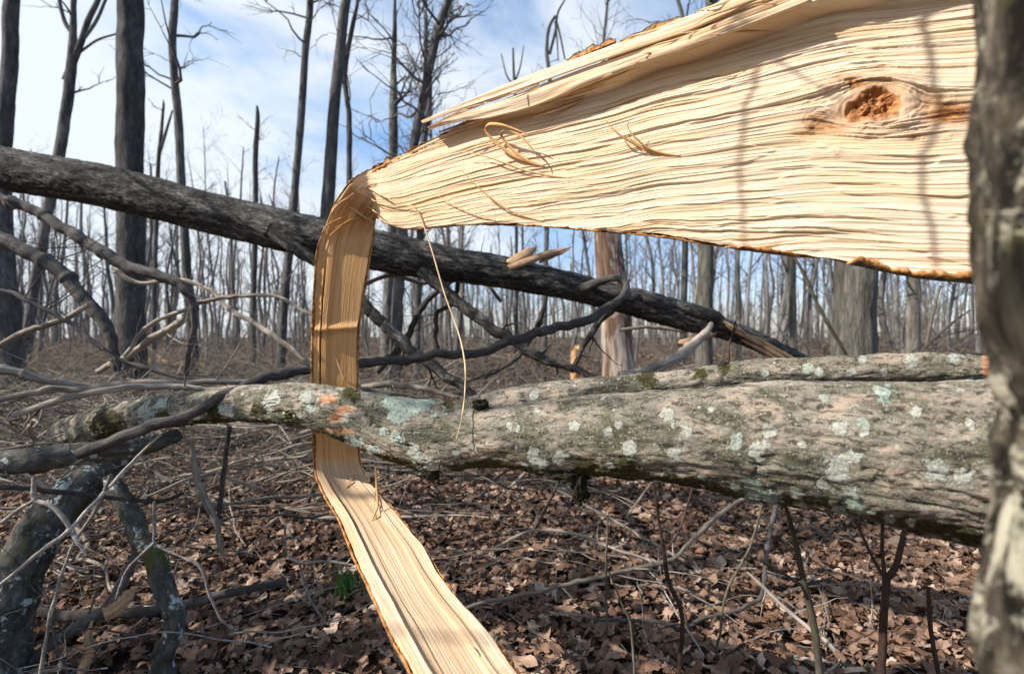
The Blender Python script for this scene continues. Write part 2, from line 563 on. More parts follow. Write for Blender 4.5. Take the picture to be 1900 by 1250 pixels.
def wood_mat():
    m = NT('fresh split wood', 0.7, 0.25)
    v = m.attr('g').outputs['Vector']              # along grain, across grain (m), layer
    a = m.noise(m.map(v, (1.5, 60, 1)), 1.0, 6, 0.62, 0.2)
    b = m.noise(m.map(v, (4, 380, 1)), 1.0, 5, 0.6)
    c = m.noise(m.map(v, (1.6, 9, 1), (4, 2, 0)), 1.0, 4, 0.55)
    col = m.ramp(a.outputs['Fac'], [(0.30, (0.53, 0.36, 0.20)), (0.44, (0.665, 0.505, 0.342)), (0.60, (0.735, 0.60, 0.452)), (0.8, (0.785, 0.68, 0.555))])
    col = m.mix(m.rng(c.outputs['Fac'], 0.47, 0.66, 0, 0.6), col, (0.66, 0.465, 0.265))
    c2 = m.noise(m.map(v, (2.6, 22, 1), (9, 5, 0)), 1.0, 5, 0.6)
    col = m.mix(m.rng(c2.outputs['Fac'], 0.56, 0.70, 0, 0.55), col, (0.60, 0.36, 0.18))
    col = m.mix(m.rng(b.outputs['Fac'], 0.42, 0.28, 0, 0.45), col, (0.48, 0.31, 0.17))
    t = m.attr('tint').outputs['Fac']
    gold = m.ramp(a.outputs['Fac'], [(0.30, (0.36, 0.155, 0.045)), (0.46, (0.54, 0.27, 0.09)), (0.62, (0.60, 0.325, 0.12)), (0.8, (0.64, 0.39, 0.17))])
    gold = m.mix(m.rng(b.outputs['Fac'], 0.42, 0.30, 0, 0.4), gold, (0.36, 0.18, 0.07))
    col = m.mix(t, col, gold)
    tan = m.ramp(a.outputs['Fac'], [(0.30, (0.36, 0.225, 0.125)), (0.46, (0.47, 0.325, 0.20)), (0.62, (0.545, 0.40, 0.265)), (0.8, (0.60, 0.465, 0.325))])
    tan = m.mix(m.rng(b.outputs['Fac'], 0.42, 0.30, 0, 0.4), tan, (0.30, 0.17, 0.085))
    col = m.mix(m.attr('heart').outputs['Fac'], col, tan)
    k = m.attr('knot').outputs['Fac']
    kn = m.noise(m.map(v, (40, 90, 1)), 1.0, 5, 0.65, 0.8)
    kc = m.ramp(kn.outputs['Fac'], [(0.3, (0.10, 0.035, 0.010)), (0.5, (0.36, 0.145, 0.045)), (0.7, (0.56, 0.30, 0.13))])
    col = m.mix(k, col, kc)
    h = m.math('ADD', m.math('MULTIPLY', b.outputs['Fac'], 0.8), m.math('MULTIPLY', a.outputs['Fac'], 0.5))
    return m.done(col, m.bump(h, 0.8, 0.004))


M_WOOD = wood_mat()


def slabbark_mat():
    m = NT('torn bark of split trunk')
    v = m.attr('bk').outputs['Vector']
    rim = m.attr('rim').outputs['Fac']
    n1 = m.noise(m.map(v, (12, 60, 60)), 1.0, 7, 0.65)
    n2 = m.noise(v, 60, 6, 0.7)
    outer = m.ramp(n2.outputs['Fac'], [(0.3, (0.03, 0.025, 0.02)), (0.5, (0.10, 0.085, 0.07)), (0.7, (0.22, 0.20, 0.17))])
    inner = m.ramp(n1.outputs['Fac'], [(0.32, (0.13, 0.048, 0.014)), (0.48, (0.40, 0.165, 0.048)), (0.62, (0.55, 0.29, 0.11))])
    f = m.rng(m.math('ADD', rim, m.math('MULTIPLY_ADD', n2.outputs['Fac'], 0.6, -0.3)), 0.4, 0.6)
    col = m.mix(f, outer, inner)
    return m.done(col, m.bump(n2.outputs['Fac'], 0.9, 0.006))


M_SBARK = slabbark_mat()


def dead_mat():
    m = NT('barkless dead wood')
    v = m.attr('bk').outputs['Vector']
    a = m.noise(m.map(v, (1, 1, 0.10)), 26, 7, 0.65, 0.3)
    b = m.noise(m.map(v, (1, 1, 0.35)), 4.5, 5, 0.62, 0.5)
    wood = m.ramp(a.outputs['Fac'], [(0.33, (0.10, 0.066, 0.045)), (0.48, (0.27, 0.215, 0.17)), (0.65, (0.43, 0.38, 0.325))])
    brown = m.ramp(a.outputs['Fac'], [(0.33, (0.04, 0.023, 0.016)), (0.5, (0.13, 0.078, 0.054)), (0.68, (0.25, 0.17, 0.125))])
    col = m.mix(m.rng(b.outputs['Fac'], 0.46, 0.53), wood, brown)
    return m.done(col, m.bump(a.outputs['Fac'], 0.8, 0.012))


M_DEAD = dead_mat()


def leaf_mat():
    m = NT('dry fallen leaf', 0.75, 0.25)
    r = m.attr('rnd').outputs['Fac']
    v = m.attr('bk').outputs['Vector']
    n = m.noise(v, 40, 5, 0.6)
    col = m.ramp(r, [(0.0, (0.055, 0.031, 0.021)), (0.3, (0.12, 0.063, 0.038)), (0.55, (0.21, 0.125, 0.082)), (0.78, (0.35, 0.235, 0.162)), (1.0, (0.62, 0.48, 0.37))])
    col = m.mix(m.rng(n.outputs['Fac'], 0.45, 0.65, 0, 0.45), col, (0.11, 0.06, 0.04))
    return m.done(col, m.bump(n.outputs['Fac'], 0.3, 0.002))


M_LEAF = leaf_mat()


def ground_mat():
    m = NT('forest floor', 0.95, 0.05)
    tc = m.n('ShaderNodeTexCoord')
    v = tc.outputs['Object']
    a = m.noise(v, 9, 8, 0.7)
    b = m.noise(v, 1.3, 4, 0.6)
    col = m.ramp(a.outputs['Fac'], [(0.3, (0.035, 0.022, 0.015)), (0.5, (0.075, 0.048, 0.034)), (0.7, (0.22, 0.155, 0.11))])
    col = m.mix(m.rng(b.outputs['Fac'], 0.5, 0.7, 0, 0.5), col, (0.07, 0.05, 0.035))
    return m.done(col, m.bump(a.outputs['Fac'], 1.0, 0.03))


M_GROUND = ground_mat()


def flat_mat(name, col, rough=0.7, var=0.25, scale=30, stretch=1.0):
    m = NT(name, rough)
    v = m.map(m.attr('bk').outputs['Vector'], (1, 1, stretch))
    n = m.noise(v, scale, 5, 0.6)
    d = tuple(c * (1 - var) for c in col)
    e = tuple(min(1, c * (1 + var)) for c in col)
    return m.done(m.ramp(n.outputs['Fac'], [(0.3, d), (0.7, e)]), m.bump(n.outputs['Fac'], 0.3, 0.002))


M_FIBRE = flat_mat('torn wood fibre', (0.66, 0.46, 0.25), 0.6, 0.3, 300, 0.08)
M_FIBRE2 = flat_mat('amber curled shaving', (0.58, 0.33, 0.13), 0.55, 0.3, 300, 0.08)
M_GRASS = flat_mat('fresh green blade', (0.075, 0.165, 0.03), 0.5, 0.3, 20)
M_MOSS = flat_mat('black moss and rotten bark', (0.022, 0.020, 0.013), 0.95, 0.6, 80)
M_CHIP = flat_mat('torn wood chip', (0.33, 0.21, 0.12), 0.8, 0.6, 160, 0.08)
M_ORANGE = flat_mat('orange torn stump wood', (0.46, 0.255, 0.11), 0.8, 0.6, 130, 0.08)


# ------------------------------------------------------------------ ground
def build_ground():
    xs = np.concatenate([-np.geomspace(7, 400, 40)[::-1], np.linspace(-6.9, 6.9, 150), np.geomspace(7, 400, 40)])
    ys = np.concatenate([-np.geomspace(4, 400, 24)[::-1], np.linspace(-3.8, 13.8, 170), np.geomspace(14, 600, 60)])
    X, Y = np.meshgrid(xs, ys, indexing='ij')
    Z = gz(X, Y) + 0.02 * fbm(X * 3, Y * 3, 0, 3, 77) * (np.abs(X) < 8) * (np.abs(Y) < 15)
    n, k = X.shape
    idx = np.arange(n * k).reshape(n, k)
    Q = np.stack([idx[:-1, :-1], idx[1:, :-1], idx[1:, 1:], idx[:-1, 1:]], -1).reshape(-1, 4)
    o = link('ground', make_mesh('ground', np.stack([X, Y, Z], -1).reshape(-1, 3), Q, M_GROUND))
    tag(o, kind='structure')


build_ground()


def leaf_template(seed, lobes=True):
    """flat maple-like leaf of unit size: outline ring, inner ring, midrib points"""
    r = np.random.default_rng(seed)
    if lobes:
        ang = [-90, -62, -40, -22, -8, 8, 24, 40, 54, 66, 78, 90, 102, 114, 126, 140, 156, 172, 188, 202, 220, 242]
        rad = [.16, .42, .52, .33, .60, .56, .70, .40, .36, .72, .70, .98, .70, .72, .36, .40, .70, .56, .60, .33, .52, .42]
        rad = (np.array(rad) * 0.72 + 0.13) * r.uniform(0.82, 1.15, len(rad))
    else:
        ang = np.linspace(-90, 270, 14, endpoint=False)
        a = np.radians(np.array(ang))
        rad = 0.42 / np.sqrt((np.cos(a) / 1.0) ** 2 + (np.sin(a) * 0.48) ** 2) * r.uniform(0.9, 1.1, 14)
    a = np.radians(np.array(ang, float))
    o = np.stack([np.cos(a) * rad, np.sin(a) * rad], 1) * 0.62
    n = len(o)
    P2 = np.vstack([o, o * 0.5, [[0, 0]]])
    T = []
    for i in range(n):
        j = (i + 1) % n
        T += [[i, j, n + j], [i, n + j, n + i], [n + i, n + j, 2 * n]]
    x, y = P2[:, 0], P2[:, 1]
    k = r.uniform(-1, 1, 6)
    z = 0.35 * k[0] * x * x * 2 + 0.3 * k[1] * y * y * 2 + 0.5 * k[2] * x * y + 0.05 * np.sin(x * 9 + k[3] * 3) + 0.05 * np.sin(y * 8 + k[4] * 3)
    z += np.abs(x) * r.uniform(-0.25, 0.45)
    z[:n] += r.normal(0, 0.035, n)
    return np.column_stack([P2, z]), np.array(T)


def build_litter():
    mb = MB()
    temps = [leaf_template(i, i % 3 != 2) for i in range(12)]

    def scatter(N, y0, y1, wfac, s0, s1, zj):
        y = np.sqrt(RNG.uniform(y0 * y0, y1 * y1, N))
        x = RNG.uniform(-1, 1, N) * (y * wfac + 0.8)
        z = gz(x, y) + RNG.uniform(0.0, zj, N)
        per = RNG.integers(0, 12, N)
        for t in range(12):
            sel = np.where(per == t)[0]
            if not len(sel):
                continue
            V, T = temps[t]
            n = len(sel)
            s = RNG.uniform(s0, s1, n) * 1.0
            yaw = RNG.uniform(0, 2 * math.pi, n)
            pit = RNG.normal(0, 0.25, n)
            rol = RNG.normal(0, 0.25, n)
            flip = np.where(RNG.random(n) < 0.5, 1.0, -1.0)
            v = np.broadcast_to(V, (n,) + V.shape).copy() * s[:, None, None]
            v[..., 2] *= flip[:, None] * RNG.uniform(0.4, 1.9, n)[:, None]
            c, si = np.cos(pit)[:, None], np.sin(pit)[:, None]
            Y, Z = v[..., 1] * c - v[..., 2] * si, v[..., 1] * si + v[..., 2] * c
            c, si = np.cos(rol)[:, None], np.sin(rol)[:, None]
            X, Z = v[..., 0] * c + Z * si, -v[..., 0] * si + Z * c
            c, si = np.cos(yaw)[:, None], np.sin(yaw)[:, None]
            X, Y = X * c - Y * si, X * si + Y * c
            W = np.stack([X + x[sel][:, None], Y + y[sel][:, None], Z + z[sel][:, None] + 0.012], -1)
            off = (np.arange(n) * len(V))[:, None, None]
            mb.add(W.reshape(-1, 3), None, (T[None] + off).reshape(-1, 3), None, np.repeat(np.clip(RNG.beta(2.0, 2.2, n), 0, 1), len(V)))

    scatter(30000, 0.6, 4.5, 1.15, 0.042, 0.108, 0.045)
    scatter(15000, 4.2, 9.0, 1.15, 0.06, 0.11, 0.05)
    scatter(14000, 8.5, 20.0, 1.1, 0.09, 0.17, 0.06)
    o = link('leaf_litter', mb.mesh('leaf_litter', M_LEAF, smooth=True))
    tag(o, 'brown dry maple leaves carpeting the forest floor', 'leaf litter', kind='stuff')


build_litter()

# ------------------------------------------------------------------ split trunk (slab folded into a hanging strip)
SPLIT = empty('split_trunk', tuple(P(650, 340, 1.81)), 'freshly split pale trunk folded over into a long hanging strip of wood', 'broken trunk')


def slab_d(px):
    return 1.52 / (1 + 0.5 * (px - 950) / 950)


def build_split():
    A, B = [], []
    top = [(2120, -260), (1980, -205), (1850, -165), (1700, -130), (1550, -88), (1400, -22), (1300, 26), (1220, 62), (1130, 112), (1040, 155), (960, 190),
           (880, 224), (810, 256), (740, 290), (690, 314)]
    bot = [(2120, 545), (1980, 532), (1850, 522), (1700, 508), (1550, 480), (1400, 462), (1300, 448), (1220, 436), (1130, 428), (1040, 420), (960, 416),
           (880, 415), (810, 420), (750, 424), (712, 412)]
    for (tx, ty), (bx, by) in zip(top, bot):
        A.append(P(tx, ty, slab_d(tx) + 0.035))
        B.append(P(bx, by, slab_d(bx)))
    for (ax, ay, ad), (bx, by, bd) in [
        ((668, 324, 1.775), (702, 404, 1.785)), ((648, 342, 1.72), (698, 405, 1.83)), ((623, 376, 1.755), (696, 410, 1.835)),
        ((604, 425, 1.775), (693, 426, 1.825)), ((591, 468, 1.785), (689, 450, 1.82)), ((586, 530, 1.79), (680, 505, 1.82)),
        ((582, 605, 1.80), (665, 598, 1.828)), ((581, 690, 1.82), (661, 688, 1.845)), ((582, 760, 1.835), (660, 758, 1.855)),
        ((584, 820, 1.845), (662, 822, 1.86)), ((587, 874, 1.82), (670, 872, 1.83)), ((606, 922, 1.70), (702, 914, 1.70)),
        ((630, 962, 1.56), (737, 954, 1.55)), ((656, 1026, 1.38), (780, 1012, 1.38)), ((680, 1076, 1.27), (815, 1064, 1.27)),
        ((699, 1115, 1.18), (850, 1112, 1.17)), ((729, 1181, 1.05), (906, 1178, 1.03)), ((764, 1245, 0.94), (958, 1246, 0.92)),
        ((812, 1330, 0.82), (1035, 1335, 0.81)), ((880, 1440, 0.70), (1140, 1450, 0.70))]:
        A.append(P(ax, ay, ad))
        B.append(P(bx, by, bd))
    A, B = np.array(A), np.array(B)
    NU, NV = 1900, 600
    # sample with density following the picture size of the piece
    AB = catmull(np.column_stack([A, B]), 4000)
    a3, b3 = AB[:, :3], AB[:, 3:]
    mid = (a3 + b3) / 2
    seg = np.linalg.norm(np.diff(mid, axis=0), axis=1)
    dens = seg / np.clip(mid[1:, 1], 0.5, 3)
    cum = np.concatenate([[0], np.cumsum(dens)])
    S0 = np.concatenate([[0], np.cumsum(seg)])
    u = np.linspace(0, cum[-1], NU)
    pick = lambda X: np.stack([np.interp(u, cum, X[:, k]) for k in range(X.shape[1])], 1)
    a3, b3 = pick(a3), pick(b3)
    S = np.interp(u, cum, S0)
    mid = (a3 + b3) / 2
    apx, apy = proj(a3)
    strip = sstep(400, 460, apy) * (apx < 700)        # 0 on the slab, 1 on the hanging strip
    i460 = np.where((apx < 700) & (apy > 460))[0][0]
    strip[i460:] = 1.0
    fold = np.exp(-(((apx - 640) / 45.0) ** 2 + ((apy - 370) / 60.0) ** 2))
    width = np.linalg.norm(b3 - a3, axis=1)
    tan = np.gradient(mid, axis=0)
    tan /= np.linalg.norm(tan, axis=1, keepdims=True)
    ac = (b3 - a3) / width[:, None]
    nrm = np.cross(tan, ac)
    k = 12
    ker = np.hanning(2 * k + 1)
    ker /= ker.sum()
    nrm = np.stack([np.convolve(np.pad(nrm[:, i], k, mode='edge'), ker, 'valid') for i in range(3)], 1)
    nrm /= np.linalg.norm(nrm, axis=1, keepdims=True)
    # face heightfield
    v = np.linspace(0, 1, NV)
    Sg, Vg = np.meshgrid(S, v, indexing='ij')
    Wd = width[:, None]
    W = (Vg - 0.5) * Wd
    st = strip[:, None] * np.ones_like(Vg)
    # where the knot sits
    x_mid, y_mid = proj(mid)
    base = a3[:, None, :] * (1 - Vg[..., None]) + b3[:, None, :] * Vg[..., None]
    pxg, pyg = proj(base)
    dk = (pxg - 1622) ** 2 + (pyg - 197) ** 2 + (st > 0.5) * 1e9
    iu, iv = np.unravel_index(np.argmin(dk), dk.shape)
    s0, w0 = Sg[iu, iv], W[iu, iv]
    R = 0.034
    q = np.sqrt(((Sg - s0) / 1.6) ** 2 + (W - w0) ** 2) + 1e-6
    tail = sstep(0, 0.35, -(Sg - s0))                     # grain stays disturbed to the right of the knot
    dev = R * R * 1.5 / np.maximum(q, R * 0.95) ** 2
    We = W - (W - w0) * np.clip(dev, 0, 0.97) * (1 - st)
    We = We + 0.006 * fbm(Sg * 1.6, We * 5, 0, 3, 3) * (1 - 0.4 * st)
    # waviness of the grain
    We = We + (1 - st) * 0.0022 * 0.6 * np.sin(Sg * 22 + We * 25 + 3 * fbm(Sg * 3, We * 6, 0, 2, 8)) * sstep(-0.2, 0.6, fbm(Sg * 2.5, We * 5, 0, 2, 9))
    # broad relief
    H = 0.009 * fbm(Sg * 1.3, We * 7, 0, 3, 11) * (1 - 0.5 * st)
    msk = 0.35 + 1.1 * sstep(-0.35, 0.45, fbm(Sg * 2.2, We * 9, 0, 3, 14))
    pl = fbm(Sg * 1.0, We * 13, 0, 4, 15)
    H += (0.0030 * sstep(0.0, 0.05, pl) + 0.0025 * sstep(0.32, 0.36, pl) + 0.003 * sstep(-0.36, -0.32, pl)) * (1 - 0.8 * st)
    H += 0.0018 * fbm(Sg * 1.5, We * 30, 0, 3, 12) * (1 - 0.6 * st) * msk
    H += 0.0014 * fbm(Sg * 2.0, We * 120, 0, 3, 13) * (1 - 0.6 * st) * msk
    H += 0.0012 * fbm(Sg * 3, We * 300, 0, 2, 41) * (1 - 0.3 * st)
    # thin splintered ledges: each a raised flake whose lower lip drops sharply
    rgc = np.random.default_rng(99)
    smax = S[strip < 0.5].max()
    for i in range(300):
        big = i < 20
        wc = rgc.uniform(-0.33, 0.33)
        sl = rgc.uniform(0.3, 1.0) if big else rgc.uniform(0.10, 0.6)
        sa = rgc.uniform(-0.1, smax)
        am = rgc.uniform(0.003, 0.0065) if big else rgc.uniform(0.0008, 0.0026)
        wd = rgc.uniform(0.010, 0.030) if big else rgc.uniform(0.004, 0.012)
        cols = np.where((S > sa - 0.02) & (S < sa + sl + 0.02) & (strip < 0.5))[0]
        if not len(cols):
            continue
        ss = S[cols]
        line = wc * np.interp(ss, [0, 0.4, smax], [1.0, 0.95, 0.5]) + 0.0035 * fbm(ss * 4, 0 * ss, i, 3, 55) + 0.0008 * fbm(ss * 26, 0 * ss, i, 2, 56)
        dw = We[cols] - line[:, None]
        on = (sstep(sa, sa + 0.12 * sl + 0.01, ss) * (1 - sstep(sa + 0.75 * sl, sa + sl, ss)))[:, None]
        tr = sstep(0.0, 0.0026, dw)
        H[cols] += am * on * (np.exp(np.minimum(dw, 0) / wd) * (1 - tr) - 0.45 * np.exp(-np.maximum(dw - 0.0026, 0) / 0.003) * tr)
    # projecting ridge along the top edge
    vr = np.interp(pxg[:, 0], [760, 880, 1000, 1100, 1250, 1400, 1650, 2000], [0.0, 0.05, 0.13, 0.17, 0.195, 0.205, 0.20, 0.2])[:, None]
    vr = vr + 0.018 * fbm(Sg * 2.6, 0 * Sg, 2, 4, 61)
    ra = np.interp(pxg[:, 0], [800, 950, 1150, 1500, 2000], [0.0, 0.02, 0.045, 0.05, 0.05])[:, None] * (1 - st)
    lay = 0.62 + 0.38 * sstep(0.50, 0.56, Vg / np.maximum(vr, 0.02) + 0.10 * fbm(Sg * 3, We * 20, 0, 3, 63)) * 1.0
    lay = lay - 0.30 * sstep(0.20, 0.14, Vg / np.maximum(vr, 0.02))
    ridge = ra * (1 - sstep(vr - 0.006, vr + 0.012, Vg)) * lay
    H += ridge
    fade = np.interp(pxg, [680, 760, 1150, 1400], [0.35, 0.5, 0.85, 1.0]) * (1 - st) + st * (0.22 + 0.35 * sstep(835, 900, y_mid)[:, None])
    Hs = H - ridge
    H = ridge + Hs * fade
    # strip: raised rims on both sides, a hollow middle
    vm = Vg + 0.02 * fbm(Sg * 3, Vg * 2, 0, 3, 71)
    low = st * sstep(835, 900, y_mid)[:, None]
    H += low * 0.012 * (1 - sstep(0.15, 0.185, vm))
    H += low * 0.009 * sstep(0.70, 0.74, vm) * (1 - 0.5 * sstep(0.8, 0.83, vm))
    H += low * (0.004 * np.sin(Sg * 17)) * (1 - low * 0.3)
    H += st * 0.004 * sstep(0.32, 0.30, vm) * sstep(0.1, 0.16, vm)
    upper = st * (1 - sstep(700, 830, y_mid)[:, None])
    H += upper * (-0.020 * np.exp(-((vm - 0.17) / 0.014) ** 2) * sstep(440, 560, y_mid)[:, None])
    H += upper * 0.010 * np.exp(-((Sg - np.interp(612, apy[(apx < 700)], S[(apx < 700)])) / 0.012) ** 2)
    H += 0.012 * fold[:, None] * np.exp(-((Vg - 0.45) / 0.08) ** 2) + 0.018 * fold[:, None] * fbm(Sg * 10, Vg * 9, 0, 3, 73)
    # knot: a shallow torn hollow with a broken heart and brown tails
    qq = q / R * (1 + 0.34 * fbm(Sg * 24, W * 24, 0, 3, 80))
    H += -0.012 * sstep(1.1, 0.5, qq) * (1 - st)
    H += 0.014 * fbm(Sg * 50, W * 50, 0, 4, 81, 0.6) * sstep(1.2, 0.6, qq) * (1 - st)
    H += 0.004 * fbm(Sg * 22, We * 60, 0, 4, 82) * sstep(3.4, 1.4, qq) * (1 - st)
    H += 0.0007 * np.sin(qq * 15 + 2 * fbm(Sg * 20, W * 20, 0, 2, 88)) * sstep(3.0, 1.3, qq) * sstep(0.9, 1.2, qq) * (1 - st)
    nz = 0.5 * fbm(Sg * 14, We * 40, 0, 4, 87)
    tl = np.exp(-((pyg - 207 - (pxg - 1760) * 0.10) / 30) ** 2) * sstep(1668, 1725, pxg) * (1 - st)
    tl2 = np.exp(-((pyg - 222 + (pxg - 1560) * 0.30) / 19) ** 2) * sstep(1450, 1545, pxg) * (1 - sstep(1580, 1625, pxg)) * (1 - st)
    H += -0.020 * tl - 0.012 * tl2
    edge = sstep(0, 0.012, Vg) * sstep(1, 0.988, Vg)
    H = H * (1 - 0.55 * fold[:, None])
    Fp = base + nrm[:, None, :] * (H * edge)[..., None]
    # ragged edges in plane
    ra_ = (0.006 - 0.0015 * strip) * fbm(S * 9, 0 * S, 5, 5, 83, 0.6)
    rb_ = (0.006 - 0.0015 * strip) * fbm(S * 9, 0 * S, 7, 5, 84, 0.6)
    Fp = Fp + ac[:, None, :] * (ra_[:, None] * (1 - Vg) ** 6 + rb_[:, None] * Vg ** 6)[..., None]
    thick = np.where(strip > 0.5, 0.030, 0.11 * np.ones(NU))
    thick = thick * (1 - strip) + 0.028 * strip
    thick = np.interp(apx, [640, 760, 1000, 1400], [0.03, 0.045, 0.08, 0.12]) * (1 - strip) + 0.026 * strip
    NB = 14
    th = np.linspace(0, math.pi, NB)[1:-1]
    hw = (b3 - a3) / 2
    back = mid[:, None, :] + hw[:, None, :] * np.cos(th)[None, :, None] * 0.985 - nrm[:, None, :] * (thick[:, None] * 0.95 * np.sin(th)[None, :])[..., None]
    G = np.concatenate([Fp, back], 1)
    n, m = G.shape[:2]
    idx = np.arange(n * m).reshape(n, m)
    nx = np.roll(idx, -1, 1)
    Q = np.stack([idx[:-1], idx[1:], nx[1:], nx[:-1]], -1).reshape(-1, 4)
    ext = lambda X: np.concatenate([X, np.repeat(X[:, -1:], m - NV, 1)], 1)
    g = np.stack([ext(Sg), ext(We), 0 * ext(Sg)], -1)
    gold = np.where(apx < 705, sstep(300, 470, apy), 0)
    gold[i460:] = 1
    gold = np.convolve(np.pad(gold, 40, mode='edge'), np.hanning(81) / np.hanning(81).sum(), 'valid')[:, None] * np.ones_like(Vg)
    tint = gold * (1 - 0.85 * low) * 0.92 + 0.25 * fold[:, None] + 0.0 * st
    tint = tint + (1 - st) * 0.30 * (1 - sstep(720, 1150, pxg))
    warm = np.exp(-((vm - 0.5) / 0.28) ** 2) * low * 0.35
    tint = np.clip(tint + warm, 0, 1)
    tint = np.clip(tint + (1 - st) * 0.35 * np.exp(-((Vg / np.maximum(vr, 0.02) - 0.35) / 0.15) ** 2) * (ra > 0.015), 0, 1)
    knot = np.clip(0.95 * sstep(1.15, 0.85, qq) + 0.85 * sstep(2.8, 1.0, qq) * (0.62 + 1.1 * nz) + (0.75 + nz) * tl + (0.75 + nz) * tl2, 0, 1) * (1 - st)
    heart = low * (0.35 + 0.6 * sstep(0.12, 0.20, vm) * (1 - sstep(0.72, 0.82, vm)))
    V = G.reshape(-1, 3)
    caps = [[list(idx[0])], [list(idx[-1][::-1])]]
    me = make_mesh('split_face', V - np.array(SPLIT.location), [Q], M_WOOD,
                   {'g': g.reshape(-1, 3), 'tint': ext(tint).ravel(), 'heart': ext(heart).ravel(), 'knot': np.concatenate([knot, np.zeros((n, m - NV))], 1).ravel()})
    link('split_face', me, SPLIT)

    # bark shell on the back, ragged and orange at its torn rim
    sel = np.arange(0, NU, 2)
    NB = 34
    def arc(frac, out, rag):
        e0 = 0.0 + rag[0][:, None] * 0
        tt = np.linspace(0, 1, NB)[None, :]
        th0 = rag[0][:, None]
        th1 = math.pi - rag[1][:, None]
        t = th0 + (th1 - th0) * tt
        ca, sa = np.cos(t), np.sin(t)
        P0 = mid[sel][:, None, :] - hw[sel][:, None, :] * (ca * 1.0)[..., None] * (1 + out / width[sel] * 2)[:, None, None]
        return P0 - nrm[sel][:, None, :] * ((thick[sel] + out)[:, None] * sa)[..., None]
    s_ = S[sel]
    st_ = strip[sel]
    ragA = 0.10 + 0.16 * fbm(s_ * 16, 0 * s_, 1, 5, 201) - 0.12 * sstep(0.1, 0.5, fbm(s_ * 5, 0 * s_, 1, 3, 205))
    ragB = 0.02 + 0.10 * fbm(s_ * 16, 0 * s_, 3, 5, 202) - 0.05 * sstep(0.0, 0.5, fbm(s_ * 5, 0 * s_, 3, 3, 206))
    ragA = ragA + 0.05 * fbm(s_ * 70, 0 * s_, 2, 4, 207)
    ragB = ragB + 0.06 * fbm(s_ * 60, 0 * s_, 4, 4, 208)
    px_ = apx[sel]
    prof = np.interp(px_, [700, 940, 960, 1120, 1180, 1340, 1365, 1470, 1490, 1560, 1590, 1790], [.10, .12, .02, .03, .06, .04, -.12, -.08, .16, .12, -.16, -.22])
    ragB = ragB + prof * (1 - st_) + 0.10 * st_
    ragA = ragA * (1 - st_) + (-0.10 + 0.08 * fbm(s_ * 22, 0 * s_, 8, 4, 210)) * st_
    inner = arc(0, 0.002 + 0.003 * fbm(s_ * 80, 0 * s_, 6, 4, 209), (ragA, ragB))
    bt = np.interp(px_, [700, 1000, 1500, 1800], [0.004, 0.005, 0.007, 0.009]) * (1 - st_) + 0.0085 * st_
    outer = arc(0, bt, (ragA, ragB))
    jit = 0.007 * fbm(s_[:, None] * 45, np.linspace(0, 9, NB)[None, :], 0, 5, 203, 0.65)
    outer = outer - nrm[sel][:, None, :] * jit[..., None]
    rim_pts = (inner + outer) / 2
    G2 = np.concatenate([inner, outer[:, ::-1]], 1)
    n, m = G2.shape[:2]
    idx = np.arange(n * m).reshape(n, m)
    nx = np.roll(idx, -1, 1)
    Q = np.stack([idx[:-1], nx[:-1], nx[1:], idx[1:]], -1).reshape(-1, 4)
    rim = np.concatenate([np.ones(NB), np.exp(-np.minimum(np.arange(NB), NB - 1 - np.arange(NB)) / 0.9)[::-1]])
    rim = np.broadcast_to(rim[None, :], (n, m))
    link('torn_bark', make_mesh('torn_bark', G2.reshape(-1, 3) - np.array(SPLIT.location), [Q], M_SBARK,
                                {'bk': np.stack([np.broadcast_to(s_[:, None], (n, m)), G2[..., 0], G2[..., 2]], -1).reshape(-1, 3), 'rim': rim.ravel()}), SPLIT)
    return Fp, nrm


FACE, FNRM = build_split()
_fx, _fy = proj(FACE)
ORIG = np.array(SPLIT.location)


def on_face(px, py, off=0.0):
    i = np.argmin((_fx - px) ** 2 + (_fy - py) ** 2)
    iu, iv = np.unravel_index(i, _fx.shape)
    return FACE[iu, iv] + FNRM[iu] * off


def rib_uv(V, w):
    n = len(V) // 4
    G = V.reshape(n, 4, 3)
    c = G.mean(1)
    L = np.concatenate([[0], np.cumsum(np.linalg.norm(np.diff(c, axis=0), axis=1))])
    ac = np.array([.5, -.5, -.5, .5]) * w
    th = np.array([.003, .003, -.003, -.003])
    return np.stack([np.broadcast_to(ac, (n, 4)), np.broadcast_to(th, (n, 4)), np.broadcast_to(L[:, None], (n, 4))], -1).reshape(-1, 3) + V[0]


